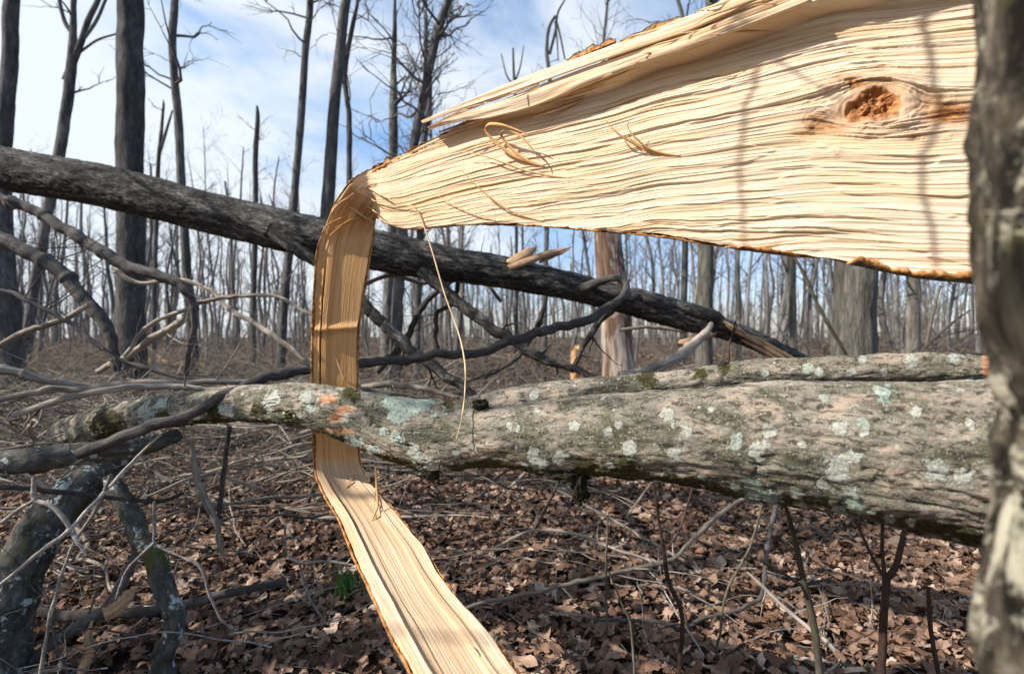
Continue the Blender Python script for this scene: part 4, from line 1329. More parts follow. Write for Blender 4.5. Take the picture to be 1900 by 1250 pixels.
# fallen dark trunk crossing behind
def build_dark_log():
    pts = [(-330, 225, 3.75, 76), (-150, 268, 3.6, 76), (0, 311, 3.5, 76), (200, 347, 3.4, 76), (400, 397, 3.3, 74), (590, 441, 3.2, 73), (800, 484, 3.2, 66), (950, 508, 3.2, 60), (1100, 541, 3.25, 52),
           (1250, 586, 3.3, 42), (1350, 612, 3.35, 37), (1430, 645, 3.4, 33), (1520, 690, 3.6, 30), (1640, 760, 3.9, 26), (1760, 840, 4.1, 20)]
    rows = np.array([[*P(a, b, d), w / 2 * d / FPX] for a, b, d, w in pts])
    o = empty('fallen_tree', tuple(P(590, 441, 3.2)), 'long dark fallen trunk slanting down across the picture behind the split trunk', 'log')
    off = np.array(o.location)
    NL, SG = 900, 96
    V, Q, A, Pt, R = rough_tube(rows[:, :3], rows[:, 3], NL, SG, 0.006, 14, 4, seed=12, lumps=0.07)
    link('trunk', make_mesh('trunk', V.reshape(-1, 3) - off, [Q, end_caps(NL, SG)], M_DARKLOG, {'bk': A.reshape(-1, 3)}), o)

    def lim(pts, name='limb', mat=M_DARKLOG, seed=0, tw=0, tl=0.3):
        rows = np.array([[*P(a, b, d), w / 2 * d / FPX] for a, b, d, w in pts])
        c = wob(rows, 0.02, seed, 14 * len(rows))
        V, Q, A, Pt, R = rough_tube(c[:, :3], c[:, 3], 2 * len(c), 20, 0.003, 8, 3, seed=seed)
        ob = link(name, MB().add(V.reshape(-1, 3), Q, end_caps(2 * len(c), 20), A.reshape(-1, 3)).mesh(name, mat, off), o)
        if tw:
            for k in range(tw):
                tb = MB()
                twigs_from(tb, c, 1, tl, 0.008, seed * 31 + k, sub=1)
                link('twig', tb.mesh('twig', mat, off), ob)
    lim([(1080, 540, 3.2, 30), (1160, 548, 3.22, 30), (1260, 572, 3.25, 26), (1340, 598, 3.28, 24), (1385, 622, 3.3, 18), (1420, 640, 3.3, 8)], seed=21)
    lim([(505, 425, 3.15, 34), (545, 455, 3.12, 26), (590, 490, 3.1, 22), (650, 540, 3.05, 22), (690, 575, 3.0, 22), (740, 625, 2.95, 22), (800, 675, 2.9, 20), (870, 735, 2.85, 18), (930, 790, 2.8, 14)], seed=22, tw=5)
    lim([(785, 500, 3.15, 30), (830, 540, 3.1, 22), (880, 580, 3.05, 22), (945, 622, 3.0, 20), (1000, 662, 2.95, 18), (1060, 680, 2.9, 14), (1100, 700, 2.85, 12), (1150, 735, 2.8, 9)], seed=23, tw=6)
    lim([(1080, 536, 3.15, 22), (1110, 524, 3.1, 16), (1140, 518, 3.05, 13), (1156, 524, 3.0, 13), (1159, 540, 2.95, 13), (1143, 563, 2.85, 14), (1090, 592, 2.7, 17), (1010, 614, 2.55, 17), (930, 637, 2.4, 17), (868, 655, 2.3, 17), (800, 661, 2.25, 17),
         (740, 668, 2.2, 16), (660, 677, 2.15, 17), (600, 680, 2.08, 17), (540, 688, 1.95, 18), (490, 703, 1.86, 19), (440, 722, 1.79, 20), (380, 752, 1.74, 19), (310, 783, 1.70, 19), (240, 812, 1.68, 20), (150, 842, 1.68, 22), (60, 870, 1.7, 20)],
        name='curved_limb', mat=M_BRANCH, seed=24)
    lim([(1150, 560, 3.0, 14), (1110, 600, 3.05, 11), (1080, 650, 3.1, 10), (1060, 690, 3.1, 8)], seed=25, tw=3)
    # broken spur and torn pale wood
    def shard(pts, w, name, wd, seed, tp=(0.5, 0.05)):
        V, Q = ribbon(np.array([P(*p) for p in pts]), w, 0.003, n=40, nrm=wd, taper=tp)
        V = V + 0.002 * np.stack([fbm(V[:, 0] * 90, V[:, 1] * 30, V[:, 2] * 30 + seed, 3, q) for q in (1, 2, 3)], 1)
        link(name, MB().add(V, Q, None, rib_uv(V, w)).mesh(name, M_CHIP, off, smooth=False), o)
    shard([(940, 498, 3.1), (975, 486, 3.1), (1010, 473, 3.1), (1062, 458, 3.1)], 0.042, 'broken_spur', (0.2, 0.1, 1), 1)
    shard([(942, 492, 3.11), (965, 478, 3.11), (988, 464, 3.11), (996, 456, 3.11)], 0.065, 'broken_spur', (0.3, 0.1, 1), 2)
    shard([(1000, 487, 3.11), (1030, 474, 3.12), (1058, 462, 3.12)], 0.02, 'broken_spur', (0.2, 0.1, 1), 3)
    rs = np.random.default_rng(31)
    for k in range(6):
        x0 = rs.uniform(1340, 1400)
        y0 = 598 + (x0 - 1340) * 0.5 + rs.uniform(-4, 14)
        L = rs.uniform(70, 125)
        shard([(x0, y0, 3.22), (x0 + L * .4, y0 + L * .22, 3.18), (x0 + L * .75, y0 + L * .42, 3.19), (x0 + L, y0 + L * rs.uniform(.5, .58), 3.22)], rs.uniform(.012, .03), 'torn_wood', (0.3, -0.1, 1), 10 + k, (0.3, 0.08))
    shard([(1255, 640, 3.27), (1290, 630, 3.25), (1330, 618, 3.25)], 0.05, 'torn_wood', (0.2, 0, 1), 6, (0.1, 0.2))


build_dark_log()

BR = [
    ('arched_branch', 'dark arching branch rising out of the left edge and ending by the thick forest tree', [(-120, 320, 3.0, 24), (0, 370, 3.0, 22), (60, 388, 3.0, 22), (130, 428, 3.0, 23), (230, 492, 3.0, 26), (300, 512, 3.0, 22), (342, 533, 3.0, 18), (360, 562, 3.02, 16), (362, 600, 3.05, 13), (352, 650, 3.1, 11), (345, 700, 3.15, 8)], M_BRANCH, 0.012, 6, 0.5),
    ('arched_branch', 'thick dark drooping branch bending down to the brush below the thick forest tree', [(-120, 385, 2.8, 36), (0, 440, 2.8, 33), (60, 472, 2.8, 31), (110, 505, 2.8, 30), (155, 553, 2.8, 28), (195, 600, 2.8, 24), (210, 640, 2.8, 20), (218, 690, 2.8, 14)], M_BRANCH, 0.008, 4, 0.5),
    ('thin_branch', 'thin black branch sloping from the left edge down towards the lichen log', [(-60, 520, 2.5, 9), (0, 540, 2.5, 9), (60, 558, 2.5, 9), (140, 610, 2.5, 9), (210, 660, 2.5, 9), (300, 690, 2.5, 8), (420, 712, 2.5, 6)], M_BRANCH, 0.012, 6, 0.35),
    ('pale_branch', 'pale sunlit branch leaning up from the brush at the far left', [(-80, 660, 2.6, 14), (0, 638, 2.6, 13), (60, 612, 2.6, 13), (120, 590, 2.6, 12), (165, 565, 2.6, 8)], M_DEADW, 0.012, 3, 0.4),
    ('pale_branch', 'grey broken stick slanting across the brush to the end of the lichen log', [(25, 770, 1.95, 13), (80, 752, 1.97, 15), (140, 735, 2.0, 15), (210, 725, 2.05, 15), (300, 718, 2.15, 13), (410, 724, 2.2, 10)], M_DEADW, 0.008, 2, 0.3),
    ('pale_branch', 'long grey stick lying flat above the other sticks left of the lichen log', [(-60, 752, 2.1, 14), (30, 735, 2.15, 14), (120, 722, 2.2, 14), (230, 715, 2.25, 13), (330, 712, 2.3, 12), (480, 708, 2.4, 10)], M_DEADW, 0.012, 3, 0.4),
    ('pale_branch', 'thick pale stick poking from the left edge into the brush pile', [(-80, 660, 2.3, 20), (0, 683, 2.3, 20), (60, 700, 2.35, 19), (120, 712, 2.4, 16), (190, 722, 2.5, 10)], M_DEADW, 0.010, 2, 0.3),
    ('slanting_branch', 'grey branch slanting up through the brush in front of the thick forest tree', [(180, 690, 3.2, 12), (250, 650, 3.2, 14), (300, 618, 3.2, 18), (340, 592, 3.2, 16), (365, 560, 3.2, 10)], M_DEADW, 0.010, 3, 0.4),
    ('slanting_branch', 'thin pale arching twig over the brush left of the hanging strip', [(230, 660, 3.1, 7), (280, 600, 3.1, 8), (340, 575, 3.1, 8), (400, 555, 3.1, 8), (480, 548, 3.1, 7), (530, 556, 3.1, 6), (590, 590, 3.1, 5)], M_DEADW, 0.012, 4, 0.35),
    ('slanting_branch', 'crooked grey branch falling right towards the foot of the hanging strip', [(210, 498, 3.3, 8), (260, 525, 3.3, 9), (330, 518, 3.3, 8), (390, 540, 3.3, 9), (430, 575, 3.3, 10), (490, 610, 3.3, 11), (540, 645, 3.3, 11), (580, 685, 3.3, 8)], M_DEADW, 0.012, 6, 0.4),
    ('forked_branch', 'pale crooked branch arching under the dark fallen trunk right of the hanging strip', [(670, 530, 3.4, 8), (720, 512, 3.4, 8), (780, 525, 3.4, 9), (840, 520, 3.4, 9), (880, 512, 3.4, 8), (910, 535, 3.4, 7), (930, 560, 3.4, 6)], M_DEADW, 0.015, 5, 0.35),
    ('forked_branch', 'thin crooked branch hooking down below the dark fallen trunk beside the hanging strand', [(850, 515, 3.35, 10), (845, 560, 3.35, 10), (815, 580, 3.35, 10), (808, 620, 3.35, 9), (812, 650, 3.35, 8)], M_BRANCH, 0.015, 3, 0.3),
    ('forked_branch', 'bent branch rising to the right between the crossing dark limbs', [(700, 690, 3.6, 14), (750, 630, 3.6, 14), (790, 560, 3.6, 13), (830, 530, 3.6, 10), (900, 480, 3.6, 5)], M_BRANCH, 0.012, 5, 0.4),
    ('forked_branch', 'slim branch climbing right towards the pale dead tree', [(900, 700, 3.8, 8), (960, 660, 3.8, 10), (1000, 600, 3.8, 12), (1012, 555, 3.8, 10), (1010, 520, 3.8, 6)], M_BRANCH, 0.012, 5, 0.4),
    ('pale_branch', 'pale curved branch at the foot of the pale dead tree leaning on the fallen trunk', [(1150, 700, 2.9, 22), (1190, 692, 2.9, 24), (1240, 672, 2.95, 24), (1280, 645, 3.05, 22), (1305, 622, 3.15, 18), (1320, 600, 3.25, 10)], M_DEADW, 0.006, 0, 0.2),
    ('pale_branch', 'thin horizontal stick behind the fallen trunk right of the pale dead tree', [(1150, 612, 4.2, 6), (1200, 606, 4.2, 7), (1260, 612, 4.2, 8), (1310, 618, 4.2, 5)], M_DEADW, 0.01, 1, 0.2),
    ('pale_branch', 'long pale stick lying on the leaves behind the hanging strip, right of it', [(670, 718, 2.9, 12), (720, 712, 2.9, 13), (780, 720, 2.9, 12), (840, 735, 2.9, 9)], M_DEADW, 0.01, 2, 0.3),
    ('dark_branch', 'dark stick lying low behind the hanging strip above the green lichen', [(655, 720, 2.6, 11), (700, 728, 2.6, 13), (760, 735, 2.6, 11), (840, 748, 2.6, 8)], M_BRANCH, 0.01, 3, 0.3),
    ('thin_branch', 'slender pale green twig leaning left in front of the furrowed tree', [(1590, 700, 3.6, 6), (1560, 640, 3.6, 6), (1520, 570, 3.6, 6), (1490, 505, 3.6, 6), (1470, 470, 3.6, 4)], M_SAPL, 0.004, 0, 0.2),
    ('thin_branch', 'slender twig rising right of the furrowed tree beside the near trunk', [(1715, 670, 3.2, 6), (1722, 630, 3.2, 6), (1730, 590, 3.2, 6), (1745, 530, 3.2, 4)], M_SAPL, 0.004, 2, 0.15),
    ('thin_branch', 'dark twig slanting up to the right against the near trunk', [(1700, 665, 3.0, 4), (1730, 632, 3.0, 5), (1765, 600, 3.0, 4), (1800, 575, 3.0, 3)], M_BRANCH, 0.004, 0, 0.2),
    ('lichen_branch', 'lichen crusted dark branch entering at the left edge under the grey sticks', [(-120, 868, 1.6, 56), (0, 858, 1.62, 54), (80, 850, 1.65, 52), (150, 840, 1.7, 46), (215, 836, 1.75, 42), (280, 825, 1.85, 36), (330, 808, 1.95, 26)], M_LICHB, 0.004, 0, 0.2),
    ('lichen_branch', 'knobbly lichen covered limb twisting down through the shade below the lichen log', [(165, 868, 2.15, 30), (215, 905, 2.1, 36), (245, 950, 2.05, 38), (262, 1000, 2.0, 40), (290, 1030, 1.97, 40), (300, 1070, 1.95, 40), (325, 1130, 1.92, 42), (330, 1170, 1.9, 40), (305, 1215, 1.9, 46), (310, 1260, 1.9, 50), (330, 1330, 1.9, 44)], M_LICHB, 0.010, 0, 0.2),
    ('fallen_limb', 'thick shaded limb with lichen at the lower left corner', [(235, 835, 2.2, 50), (190, 868, 2.15, 64), (125, 925, 2.05, 84), (75, 985, 1.98, 90), (40, 1060, 1.92, 88), (12, 1150, 1.88, 92), (-10, 1260, 1.86, 100), (-30, 1400, 1.86, 100)], M_LICHB, 0.006, 0, 0.2),
    ('dark_branch', 'dark stick crossing the lower left corner under the knobbly lichen limb', [(20, 1260, 1.9, 26), (90, 1200, 1.93, 24), (150, 1160, 1.96, 24), (200, 1125, 2.0, 24), (235, 1060, 2.08, 20), (260, 1000, 2.2, 12)], M_BRANCH, 0.008, 2, 0.3),
    ('dark_branch', 'dark stick lying on the leaves across the knobbly lichen limb', [(40, 1120, 2.28, 22), (120, 1140, 2.26, 22), (220, 1138, 2.24, 22), (320, 1125, 2.26, 20), (420, 1100, 2.32, 18), (530, 1078, 2.4, 15)], M_BRANCH, 0.008, 2, 0.3),
    ('dark_branch', 'slim dark branch sloping across the shade at left below the lichen branch', [(-60, 895, 1.75, 9), (0, 902, 1.78, 9), (100, 908, 1.8, 10), (200, 922, 1.85, 10), (290, 930, 1.9, 8), (340, 915, 2.0, 5)], M_BRANCH, 0.006, 1, 0.2),
    ('upright_branch', 'brown upright branch standing in the leaves below the end of the lichen log', [(355, 820, 2.3, 10), (365, 880, 2.28, 12), (380, 920, 2.26, 14), (400, 970, 2.25, 13), (412, 1030, 2.25, 9)], M_DEADW, 0.006, 0, 0.2),
    ('upright_branch', 'dark thin upright stem below the lichen log left of the hanging strip', [(425, 790, 2.3, 9), (418, 850, 2.3, 10), (410, 920, 2.28, 10), (402, 980, 2.26, 9)], M_BRANCH, 0.006, 2, 0.2),
    ('speckled_twig', 'pale speckled twig dropping in a fork at the far left under the lichen branch', [(64, 885, 1.5, 7), (66, 925, 1.5, 8), (95, 938, 1.5, 7), (120, 965, 1.5, 7), (140, 1000, 1.5, 6), (160, 1030, 1.5, 4)], M_PALETWIG, 0.003, 0, 0.2),
    ('speckled_twig', 'pale twig slanting out to the left edge from the forked twig', [(66, 925, 1.5, 6), (40, 942, 1.5, 6), (0, 970, 1.5, 5), (-40, 990, 1.5, 5)], M_PALETWIG, 0.003, 0, 0.2),
    ('speckled_twig', 'long pale twig hanging across the lower left corner from the dark slim branch', [(205, 880, 1.6, 5), (180, 945, 1.58, 6), (140, 1005, 1.55, 6), (110, 1080, 1.5, 6), (90, 1160, 1.48, 6), (75, 1250, 1.45, 6), (68, 1300, 1.45, 6)], M_PALETWIG, 0.004, 1, 0.15),
    ('speckled_twig', 'pale thin branch rising steeply from the left edge in front of the thick lichen limb', [(-20, 1100, 1.45, 7), (60, 1035, 1.47, 7), (130, 980, 1.5, 7), (170, 935, 1.55, 6), (230, 870, 1.65, 5), (300, 805, 1.7, 4)], M_PALETWIG, 0.004, 1, 0.2),
    ('speckled_twig', 'pale forked twig standing over the knobbly lichen limb', [(286, 930, 1.7, 5), (287, 985, 1.7, 6), (290, 1008, 1.7, 6), (330, 1030, 1.7, 5), (372, 1050, 1.7, 5), (390, 1100, 1.7, 5), (412, 1150, 1.7, 4), (438, 1168, 1.7, 3)], M_PALETWIG, 0.004, 0, 0.2),
    ('speckled_twig', 'pale twig falling left from the forked twig over the knobbly limb', [(288, 1005, 1.7, 5), (255, 1035, 1.7, 5), (230, 1065, 1.7, 5), (215, 1110, 1.7, 3)], M_PALETWIG, 0.004, 0, 0.2),
    ('speckled_twig', 'thin pale twig forking beside the grass tuft left of the strip', [(528, 975, 2.0, 5), (530, 1020, 2.0, 5), (555, 1042, 2.0, 5), (600, 1040, 2.0, 4), (655, 1048, 2.0, 3)], M_PALETWIG, 0.004, 2, 0.2),
    ('speckled_twig', 'pale curved twig running down to the leaves left of the grass tuft', [(555, 1042, 2.0, 5), (560, 1070, 2.0, 5), (575, 1110, 2.0, 5), (600, 1148, 2.0, 3)], M_PALETWIG, 0.004, 0, 0.2),
    ('leaning_branch', 'long slim branch sloping over the leaves from the strip to the lower right saplings', [(860, 1130, 2.15, 7), (920, 1112, 2.2, 8), (1000, 1095, 2.25, 9), (1080, 1075, 2.3, 9), (1160, 1060, 2.35, 9), (1230, 1045, 2.4, 8), (1260, 1030, 2.45, 9), (1330, 960, 2.6, 8), (1380, 925, 2.7, 8), (1440, 890, 2.8, 6)], M_DEADW, 0.01, 4, 0.3),
    ('leaning_branch', 'brown curving stick over the leaves behind the budded sapling', [(1110, 1150, 2.15, 6), (1200, 1150, 2.2, 7), (1270, 1165, 2.15, 8), (1310, 1145, 2.2, 9), (1380, 1125, 2.3, 9), (1412, 1105, 2.35, 9), (1418, 1050, 2.45, 9), (1430, 980, 2.6, 8), (1445, 920, 2.7, 6)], M_BRANCH, 0.008, 4, 0.25),
    ('leaning_branch', 'dark stick running down right through the leaves past the budded sapling', [(1385, 1060, 2.3, 5), (1440, 1110, 2.2, 7), (1490, 1155, 2.1, 9), (1540, 1200, 2.0, 11), (1590, 1265, 1.95, 12)], M_DEADW, 0.008, 3, 0.25),
    ('leaning_branch', 'thin grey stick lying between the strip and the dark stem in the lower middle', [(930, 1010, 2.6, 5), (990, 985, 2.65, 6), (1060, 990, 2.6, 6), (1120, 1010, 2.5, 6), (1180, 1030, 2.45, 6), (1240, 1050, 2.4, 5)], M_DEADW, 0.008, 3, 0.2),
    ('leaning_branch', 'thin grey stick slanting in the leaves under the middle of the lichen log', [(1020, 900, 3.2, 5), (1080, 935, 3.1, 6), (1140, 965, 3.0, 6), (1200, 1000, 2.8, 6), (1270, 1040, 2.5, 5)], M_DEADW, 0.008, 3, 0.2),
]
for i, (nm, lab, pts, mt, wb, tw, tl) in enumerate(BR):
    cat = 'limb' if 'limb' in nm else ('twig' if 'twig' in nm else 'branch')
    big = max(p[3] for p in pts)
    branch(nm, lab, pts, mt, cat, wobble=wb, seed=i + 1, twigs=tw, tl=tl, seg=28 if big > 40 else 12, amp=0.004 if big > 28 else 0.0015, sub=1,
           n=120 if big > 28 else None)

# upright saplings among the leaves at lower right
SAP = [
    ('sapling', 'olive sapling with two opposite budded side shoots at lower right', [[(1458, 940, 1.25, 9), (1475, 1000, 1.25, 12), (1492, 1080, 1.25, 14), (1508, 1150, 1.26, 15), (1520, 1250, 1.27, 17), (1532, 1360, 1.3, 18), (1560, 1620, 1.4, 18)],
      [(1489, 1086, 1.25, 9), (1450, 1062, 1.22, 8), (1412, 1038, 1.2, 8), (1407, 1033, 1.2, 7)], [(1494, 1086, 1.25, 7), (1520, 1078, 1.26, 7), (1541, 1073, 1.27, 6)]], M_SAPL),
    ('sapling', 'dark sapling splitting into three upright shoots at lower right', [[(1645, 1070, 1.3, 17), (1641, 1130, 1.3, 15), (1638, 1200, 1.3, 17), (1636, 1300, 1.32, 18), (1630, 1600, 1.4, 18)],
      [(1644, 1078, 1.3, 8), (1622, 1035, 1.31, 7), (1602, 995, 1.32, 6), (1588, 965, 1.33, 5)], [(1643, 1075, 1.3, 9), (1640, 1030, 1.31, 8), (1637, 980, 1.32, 7), (1634, 930, 1.33, 5)],
      [(1645, 1076, 1.3, 14), (1662, 1050, 1.3, 13), (1670, 1015, 1.31, 12), (1675, 985, 1.32, 9), (1680, 940, 1.33, 6)]], M_REDTWIG),
    ('sapling', 'short bare stem rising beside the near trunk at lower right', [[(1722, 1088, 1.35, 7), (1725, 1140, 1.35, 9), (1730, 1190, 1.35, 10), (1742, 1250, 1.36, 10), (1760, 1330, 1.38, 10), (1790, 1560, 1.45, 10)]], M_REDTWIG),
    ('sapling', 'slim dark red stem with a fork under the middle of the lichen log', [[(1212, 895, 1.75, 5), (1222, 960, 1.75, 6), (1232, 1022, 1.75, 8), (1240, 1080, 1.75, 9), (1258, 1120, 1.75, 10), (1266, 1160, 1.75, 10), (1262, 1220, 1.75, 10), (1255, 1300, 1.75, 10), (1250, 1330, 1.76, 10)],
      [(1232, 1025, 1.75, 6), (1260, 985, 1.75, 5), (1275, 940, 1.75, 5), (1285, 905, 1.75, 4)]], M_REDTWIG),
    ('sapling', 'thin olive stem standing right of the strip near the lower edge', [[(1130, 1060, 1.6, 3), (1150, 1110, 1.6, 4), (1168, 1150, 1.6, 5), (1174, 1200, 1.6, 6), (1178, 1260, 1.6, 7), (1180, 1380, 1.65, 7)]], M_SAPL),
    ('sapling', 'straight thin pale stem in the lower middle', [[(1127, 955, 2.0, 4), (1127, 990, 2.0, 5), (1126, 1030, 2.0, 5), (1126, 1120, 2.1, 5), (1127, 1210, 2.15, 5)]], M_SAPL),
    ('sapling', 'curving dark twig rising to the lichen log left of the budded sapling', [[(1415, 935, 1.9, 5), (1400, 990, 1.9, 6), (1375, 1045, 1.9, 6), (1350, 1090, 1.9, 6), (1338, 1140, 1.9, 6), (1336, 1175, 1.9, 6), (1330, 1200, 1.95, 5), (1332, 1280, 2.0, 5)]], M_SAPL),
    ('sapling', 'thin upright twig with a bud standing up behind the limb of the lichen log', [[(1365, 595, 1.5, 3), (1360, 620, 1.5, 4), (1354, 645, 1.48, 4), (1352, 690, 1.46, 5)], [(1360, 618, 1.5, 2), (1366, 606, 1.5, 3)]], M_REDTWIG),
]
for i, (nm, lab, stems, mt) in enumerate(SAP):
    first = None
    for k, pts in enumerate(stems):
        rows = np.array([[*P(a, b, d), .82 * w / 2 * d / FPX] for a, b, d, w in pts])
        if k == 0:
            off = rows[-1, :3]
            root = empty(nm, tuple(off), lab, 'sapling')
        c = wob(rows, 0.003, 300 + i * 5 + k, 14 * len(rows))
        c[:, 3] *= 1 + 0.16 * np.clip(np.sin(np.linspace(0, len(rows) * 2.1, len(c))), 0.6, 1) - 0.1
        V, Q, A, Pt, R = rough_tube(c[:, :3], c[:, 3], 2 * len(c), 10, 0.0006, 8, 3, seed=i)
        link('stem' if k == 0 else 'shoot', MB().add(V.reshape(-1, 3), Q, end_caps(2 * len(c), 10), A.reshape(-1, 3)).mesh('stem', mt, off), root)


# overhanging twig whose soft shadow falls on the split face
def build_overhang():
    S = np.array(SUN)
    f = lambda px, py, t: on_face(px, py) + S * t
    a = np.array([[*f(1380, 470, 2.0), .0035], [*f(1378, 400, 2.0), .004], [*f(1374, 330, 2.0), .0045], [*f(1380, 250, 2.0), .0045], [*f(1396, 170, 2.0), .005], [*f(1414, 100, 2.0), .005], [*(f(1425, 20, 2.0) + [0, 0, .06]), .006], [*(f(1440, -20, 2.0) + [0.0, -.1, .4]), .008], [*(f(1440, -20, 2.0) + [-0.2, -.5, 1.5]), .012]])
    b = np.array([[*f(1414, 100, 2.0), .004], [*f(1470, 130, 2.0), .004], [*f(1530, 165, 2.0), .0035], [*f(1590, 195, 2.0), .003]])
    o = empty('overhanging_twig', tuple(a[5, :3]), 'thin bare twig hanging over the split trunk and shading it', 'twig')
    for k, r in enumerate((a, b)):
        c = catmull(r, 60)
        mb = MB()
        grow(mb, c[None, :, :3], c[None, :, 3], 8)
        link('stem' if k == 0 else 'shoot', mb.mesh('stem', M_BRANCH, a[5, :3]), o)
    a = np.array([[*f(1736, 500, 1.8), .004], [*f(1730, 430, 1.8), .005], [*f(1716, 370, 1.8), .005], [*f(1712, 310, 1.8), .005], [*f(1735, 240, 1.8), .005], [*f(1732, 150, 1.8), .0055], [*f(1718, 60, 1.8), .006], [*f(1700, -30, 1.8), .007], [*(f(1690, -80, 1.8) + [-.1, -.2, .5]), .009], [*(f(1690, -80, 1.8) + [-.4, -.5, 1.6]), .012]])
    o = empty('overhanging_twig', tuple(a[5, :3]), 'curved bare twig hanging over the knot of the split trunk', 'twig')
    c = catmull(a, 80)
    mb = MB()
    grow(mb, c[None, :, :3], c[None, :, 3], 8)
    link('stem', mb.mesh('stem', M_BRANCH, a[5, :3]), o)


build_overhang()


def build_shade_treetop():  # unseen treetop, added to throw dappled shade on the ground
    c = catmull(np.array([[-7.0, -.1, 1.8, .13], [-5.4, .3, 3.0, .11], [-4.0, .9, 4.2, .08], [-2.6, 1.7, 5.6, .03]]), 60)
    o = empty('shade_treetop', tuple(c[0, :3]), 'bare treetop leaning unseen on the left, added to shade the leaves', 'added treetop')
    mb = MB()
    grow(mb, c[None, :, :3], c[None, :, 3], 12)
    link('trunk', mb.mesh('trunk', M_TREE, c[0, :3]), o)
    mb = crown_twigs(c, 501, 60, 1.9, .035, up=.25, start=.08, nsub=5)
    link('crown', mb.mesh('crown', M_TWIG, c[0, :3]), o)


# ------------------------------------------------------------------ small things on the floor
def chip(name, label, pts, w, mat, cat='wood chip', thick=0.006, nrm=(0, -0.2, 1), tp=(0.75, 0.1)):
    c = np.array([P(*p) for p in pts])
    V, Q = ribbon(c, w, thick * .5, n=60, nrm=nrm, taper=tp)
    rg = np.random.default_rng(len(label))
    V = V.reshape(-1, 4, 3)
    V += (V - V.mean(1, keepdims=True)) * rg.normal(0, .16, (len(V), 1, 1))
    V = V.reshape(-1, 3)
    V = V + 0.0015 * np.stack([fbm(V[:, 0] * 60, V[:, 1] * 60, V[:, 2] * 60, 4, s) for s in (1, 2, 3)], 1)
    o = link(name, MB().add(V, Q, None, rib_uv(V, w)).mesh(name, mat, c[0], smooth=False))
    o.location = c[0]
    tag(o, label, cat)


chip('wood_chip', 'pale brown pointed wood chip lying over the dark sticks at lower left', [(194, 1142, 1.9), (215, 1128, 1.9), (235, 1108, 1.92), (258, 1085, 1.95)], 0.045, M_CHIP, nrm=(-0.6, 0.2, 0.7))
chip('wood_chip', 'curved torn wood sliver at the bottom left beside the knobbly limb', [(150, 1250, 1.85), (165, 1215, 1.87), (164, 1180, 1.88), (172, 1150, 1.9)], 0.03, M_CHIP, nrm=(1, 0.2, 0))
chip('wood_slab', 'orange torn wood slab lying in the brush left of the hanging strip', [(258, 668, 16.5), (300, 671, 16.5), (340, 674, 16.5), (378, 675, 16.5)], 0.17, M_ORANGE, cat='wood slab', thick=0.03, nrm=(0, 0.5, 0.8), tp=(0.5, 0.4))
chip('wood_chip', 'flat orange wood chip on the leaves near the budded sapling', [(1420, 1125, 2.42), (1440, 1118, 2.42), (1465, 1122, 2.42)], 0.05, M_CHIP, nrm=(0, 1, 0.2))


def build_small_stump():
    p = gpt(1066, 690)
    d = 7.0
    x = (1066 - 950) / FPX * d
    z0 = float(gz(x, d))
    path = np.array([[x, d, z0 - 0.05], [x, d, z0 + 0.2], [x + .01, d, z0 + 0.38], [x + 0.01, d, CAMH - (646 - 625) / FPX * d]])
    V, Q, A, Pt, R = rough_tube(path, np.array([0.09, 0.075, 0.07, 0.05]), 60, 24, 0.012, 6, 1.2, seed=88)
    V[-8:, :, 2] += 0.06 * noise3(np.linspace(0, 9, 24)[None, :], 0, 0, 3) * np.linspace(0, 1, 8)[:, None]
    o = link('snapped_stump', MB().add(V.reshape(-1, 3), Q, end_caps(60, 24), A.reshape(-1, 3)).mesh('snapped_stump', M_ORANGE, path[0]))
    o.location = path[0]
    tag(o, 'small orange snapped stump in the leaves left of the pale dead tree', 'stump')


build_small_stump()


def build_tuft(px, py, label, n=26, hgt=0.12):
    p = gpt(px, py)
    mb = MB()
    for k in range(n):
        a = random.uniform(0, 2 * math.pi)
        h = hgt * random.uniform(0.5, 1.1)
        b = p + np.array([random.gauss(0, .03), random.gauss(0, .03), 0])
        l = random.uniform(0.15, 0.6) * h
        q = [b, b + [math.cos(a) * l * .3, math.sin(a) * l * .3, h * .5], b + [math.cos(a) * l * .8, math.sin(a) * l * .8, h * .9], b + [math.cos(a) * l * 1.3, math.sin(a) * l * 1.3, h]]
        V, Q = ribbon(np.array(q), random.uniform(.006, .013), .0004, n=10, nrm=(math.sin(a), -math.cos(a), 0.05), taper=(0.5, 0.05))
        mb.add(V, Q)
    o = link('grass_tuft', mb.mesh('grass_tuft', M_GRASS, p))
    o.location = p
    tag(o, label, 'grass tuft')


build_tuft(640, 1118, 'bright green grass tuft in the leaves left of the hanging strip', 34, 0.17)
build_tuft(1075, 1095, 'tiny green sprout in the leaves right of the strip', 5, 0.09)
build_tuft(1228, 1040, 'small green sprout beside the slim dark red stem', 4, 0.07)
build_tuft(575, 835, 'green sprout under the lichen log just left of the strip', 6, 0.08)


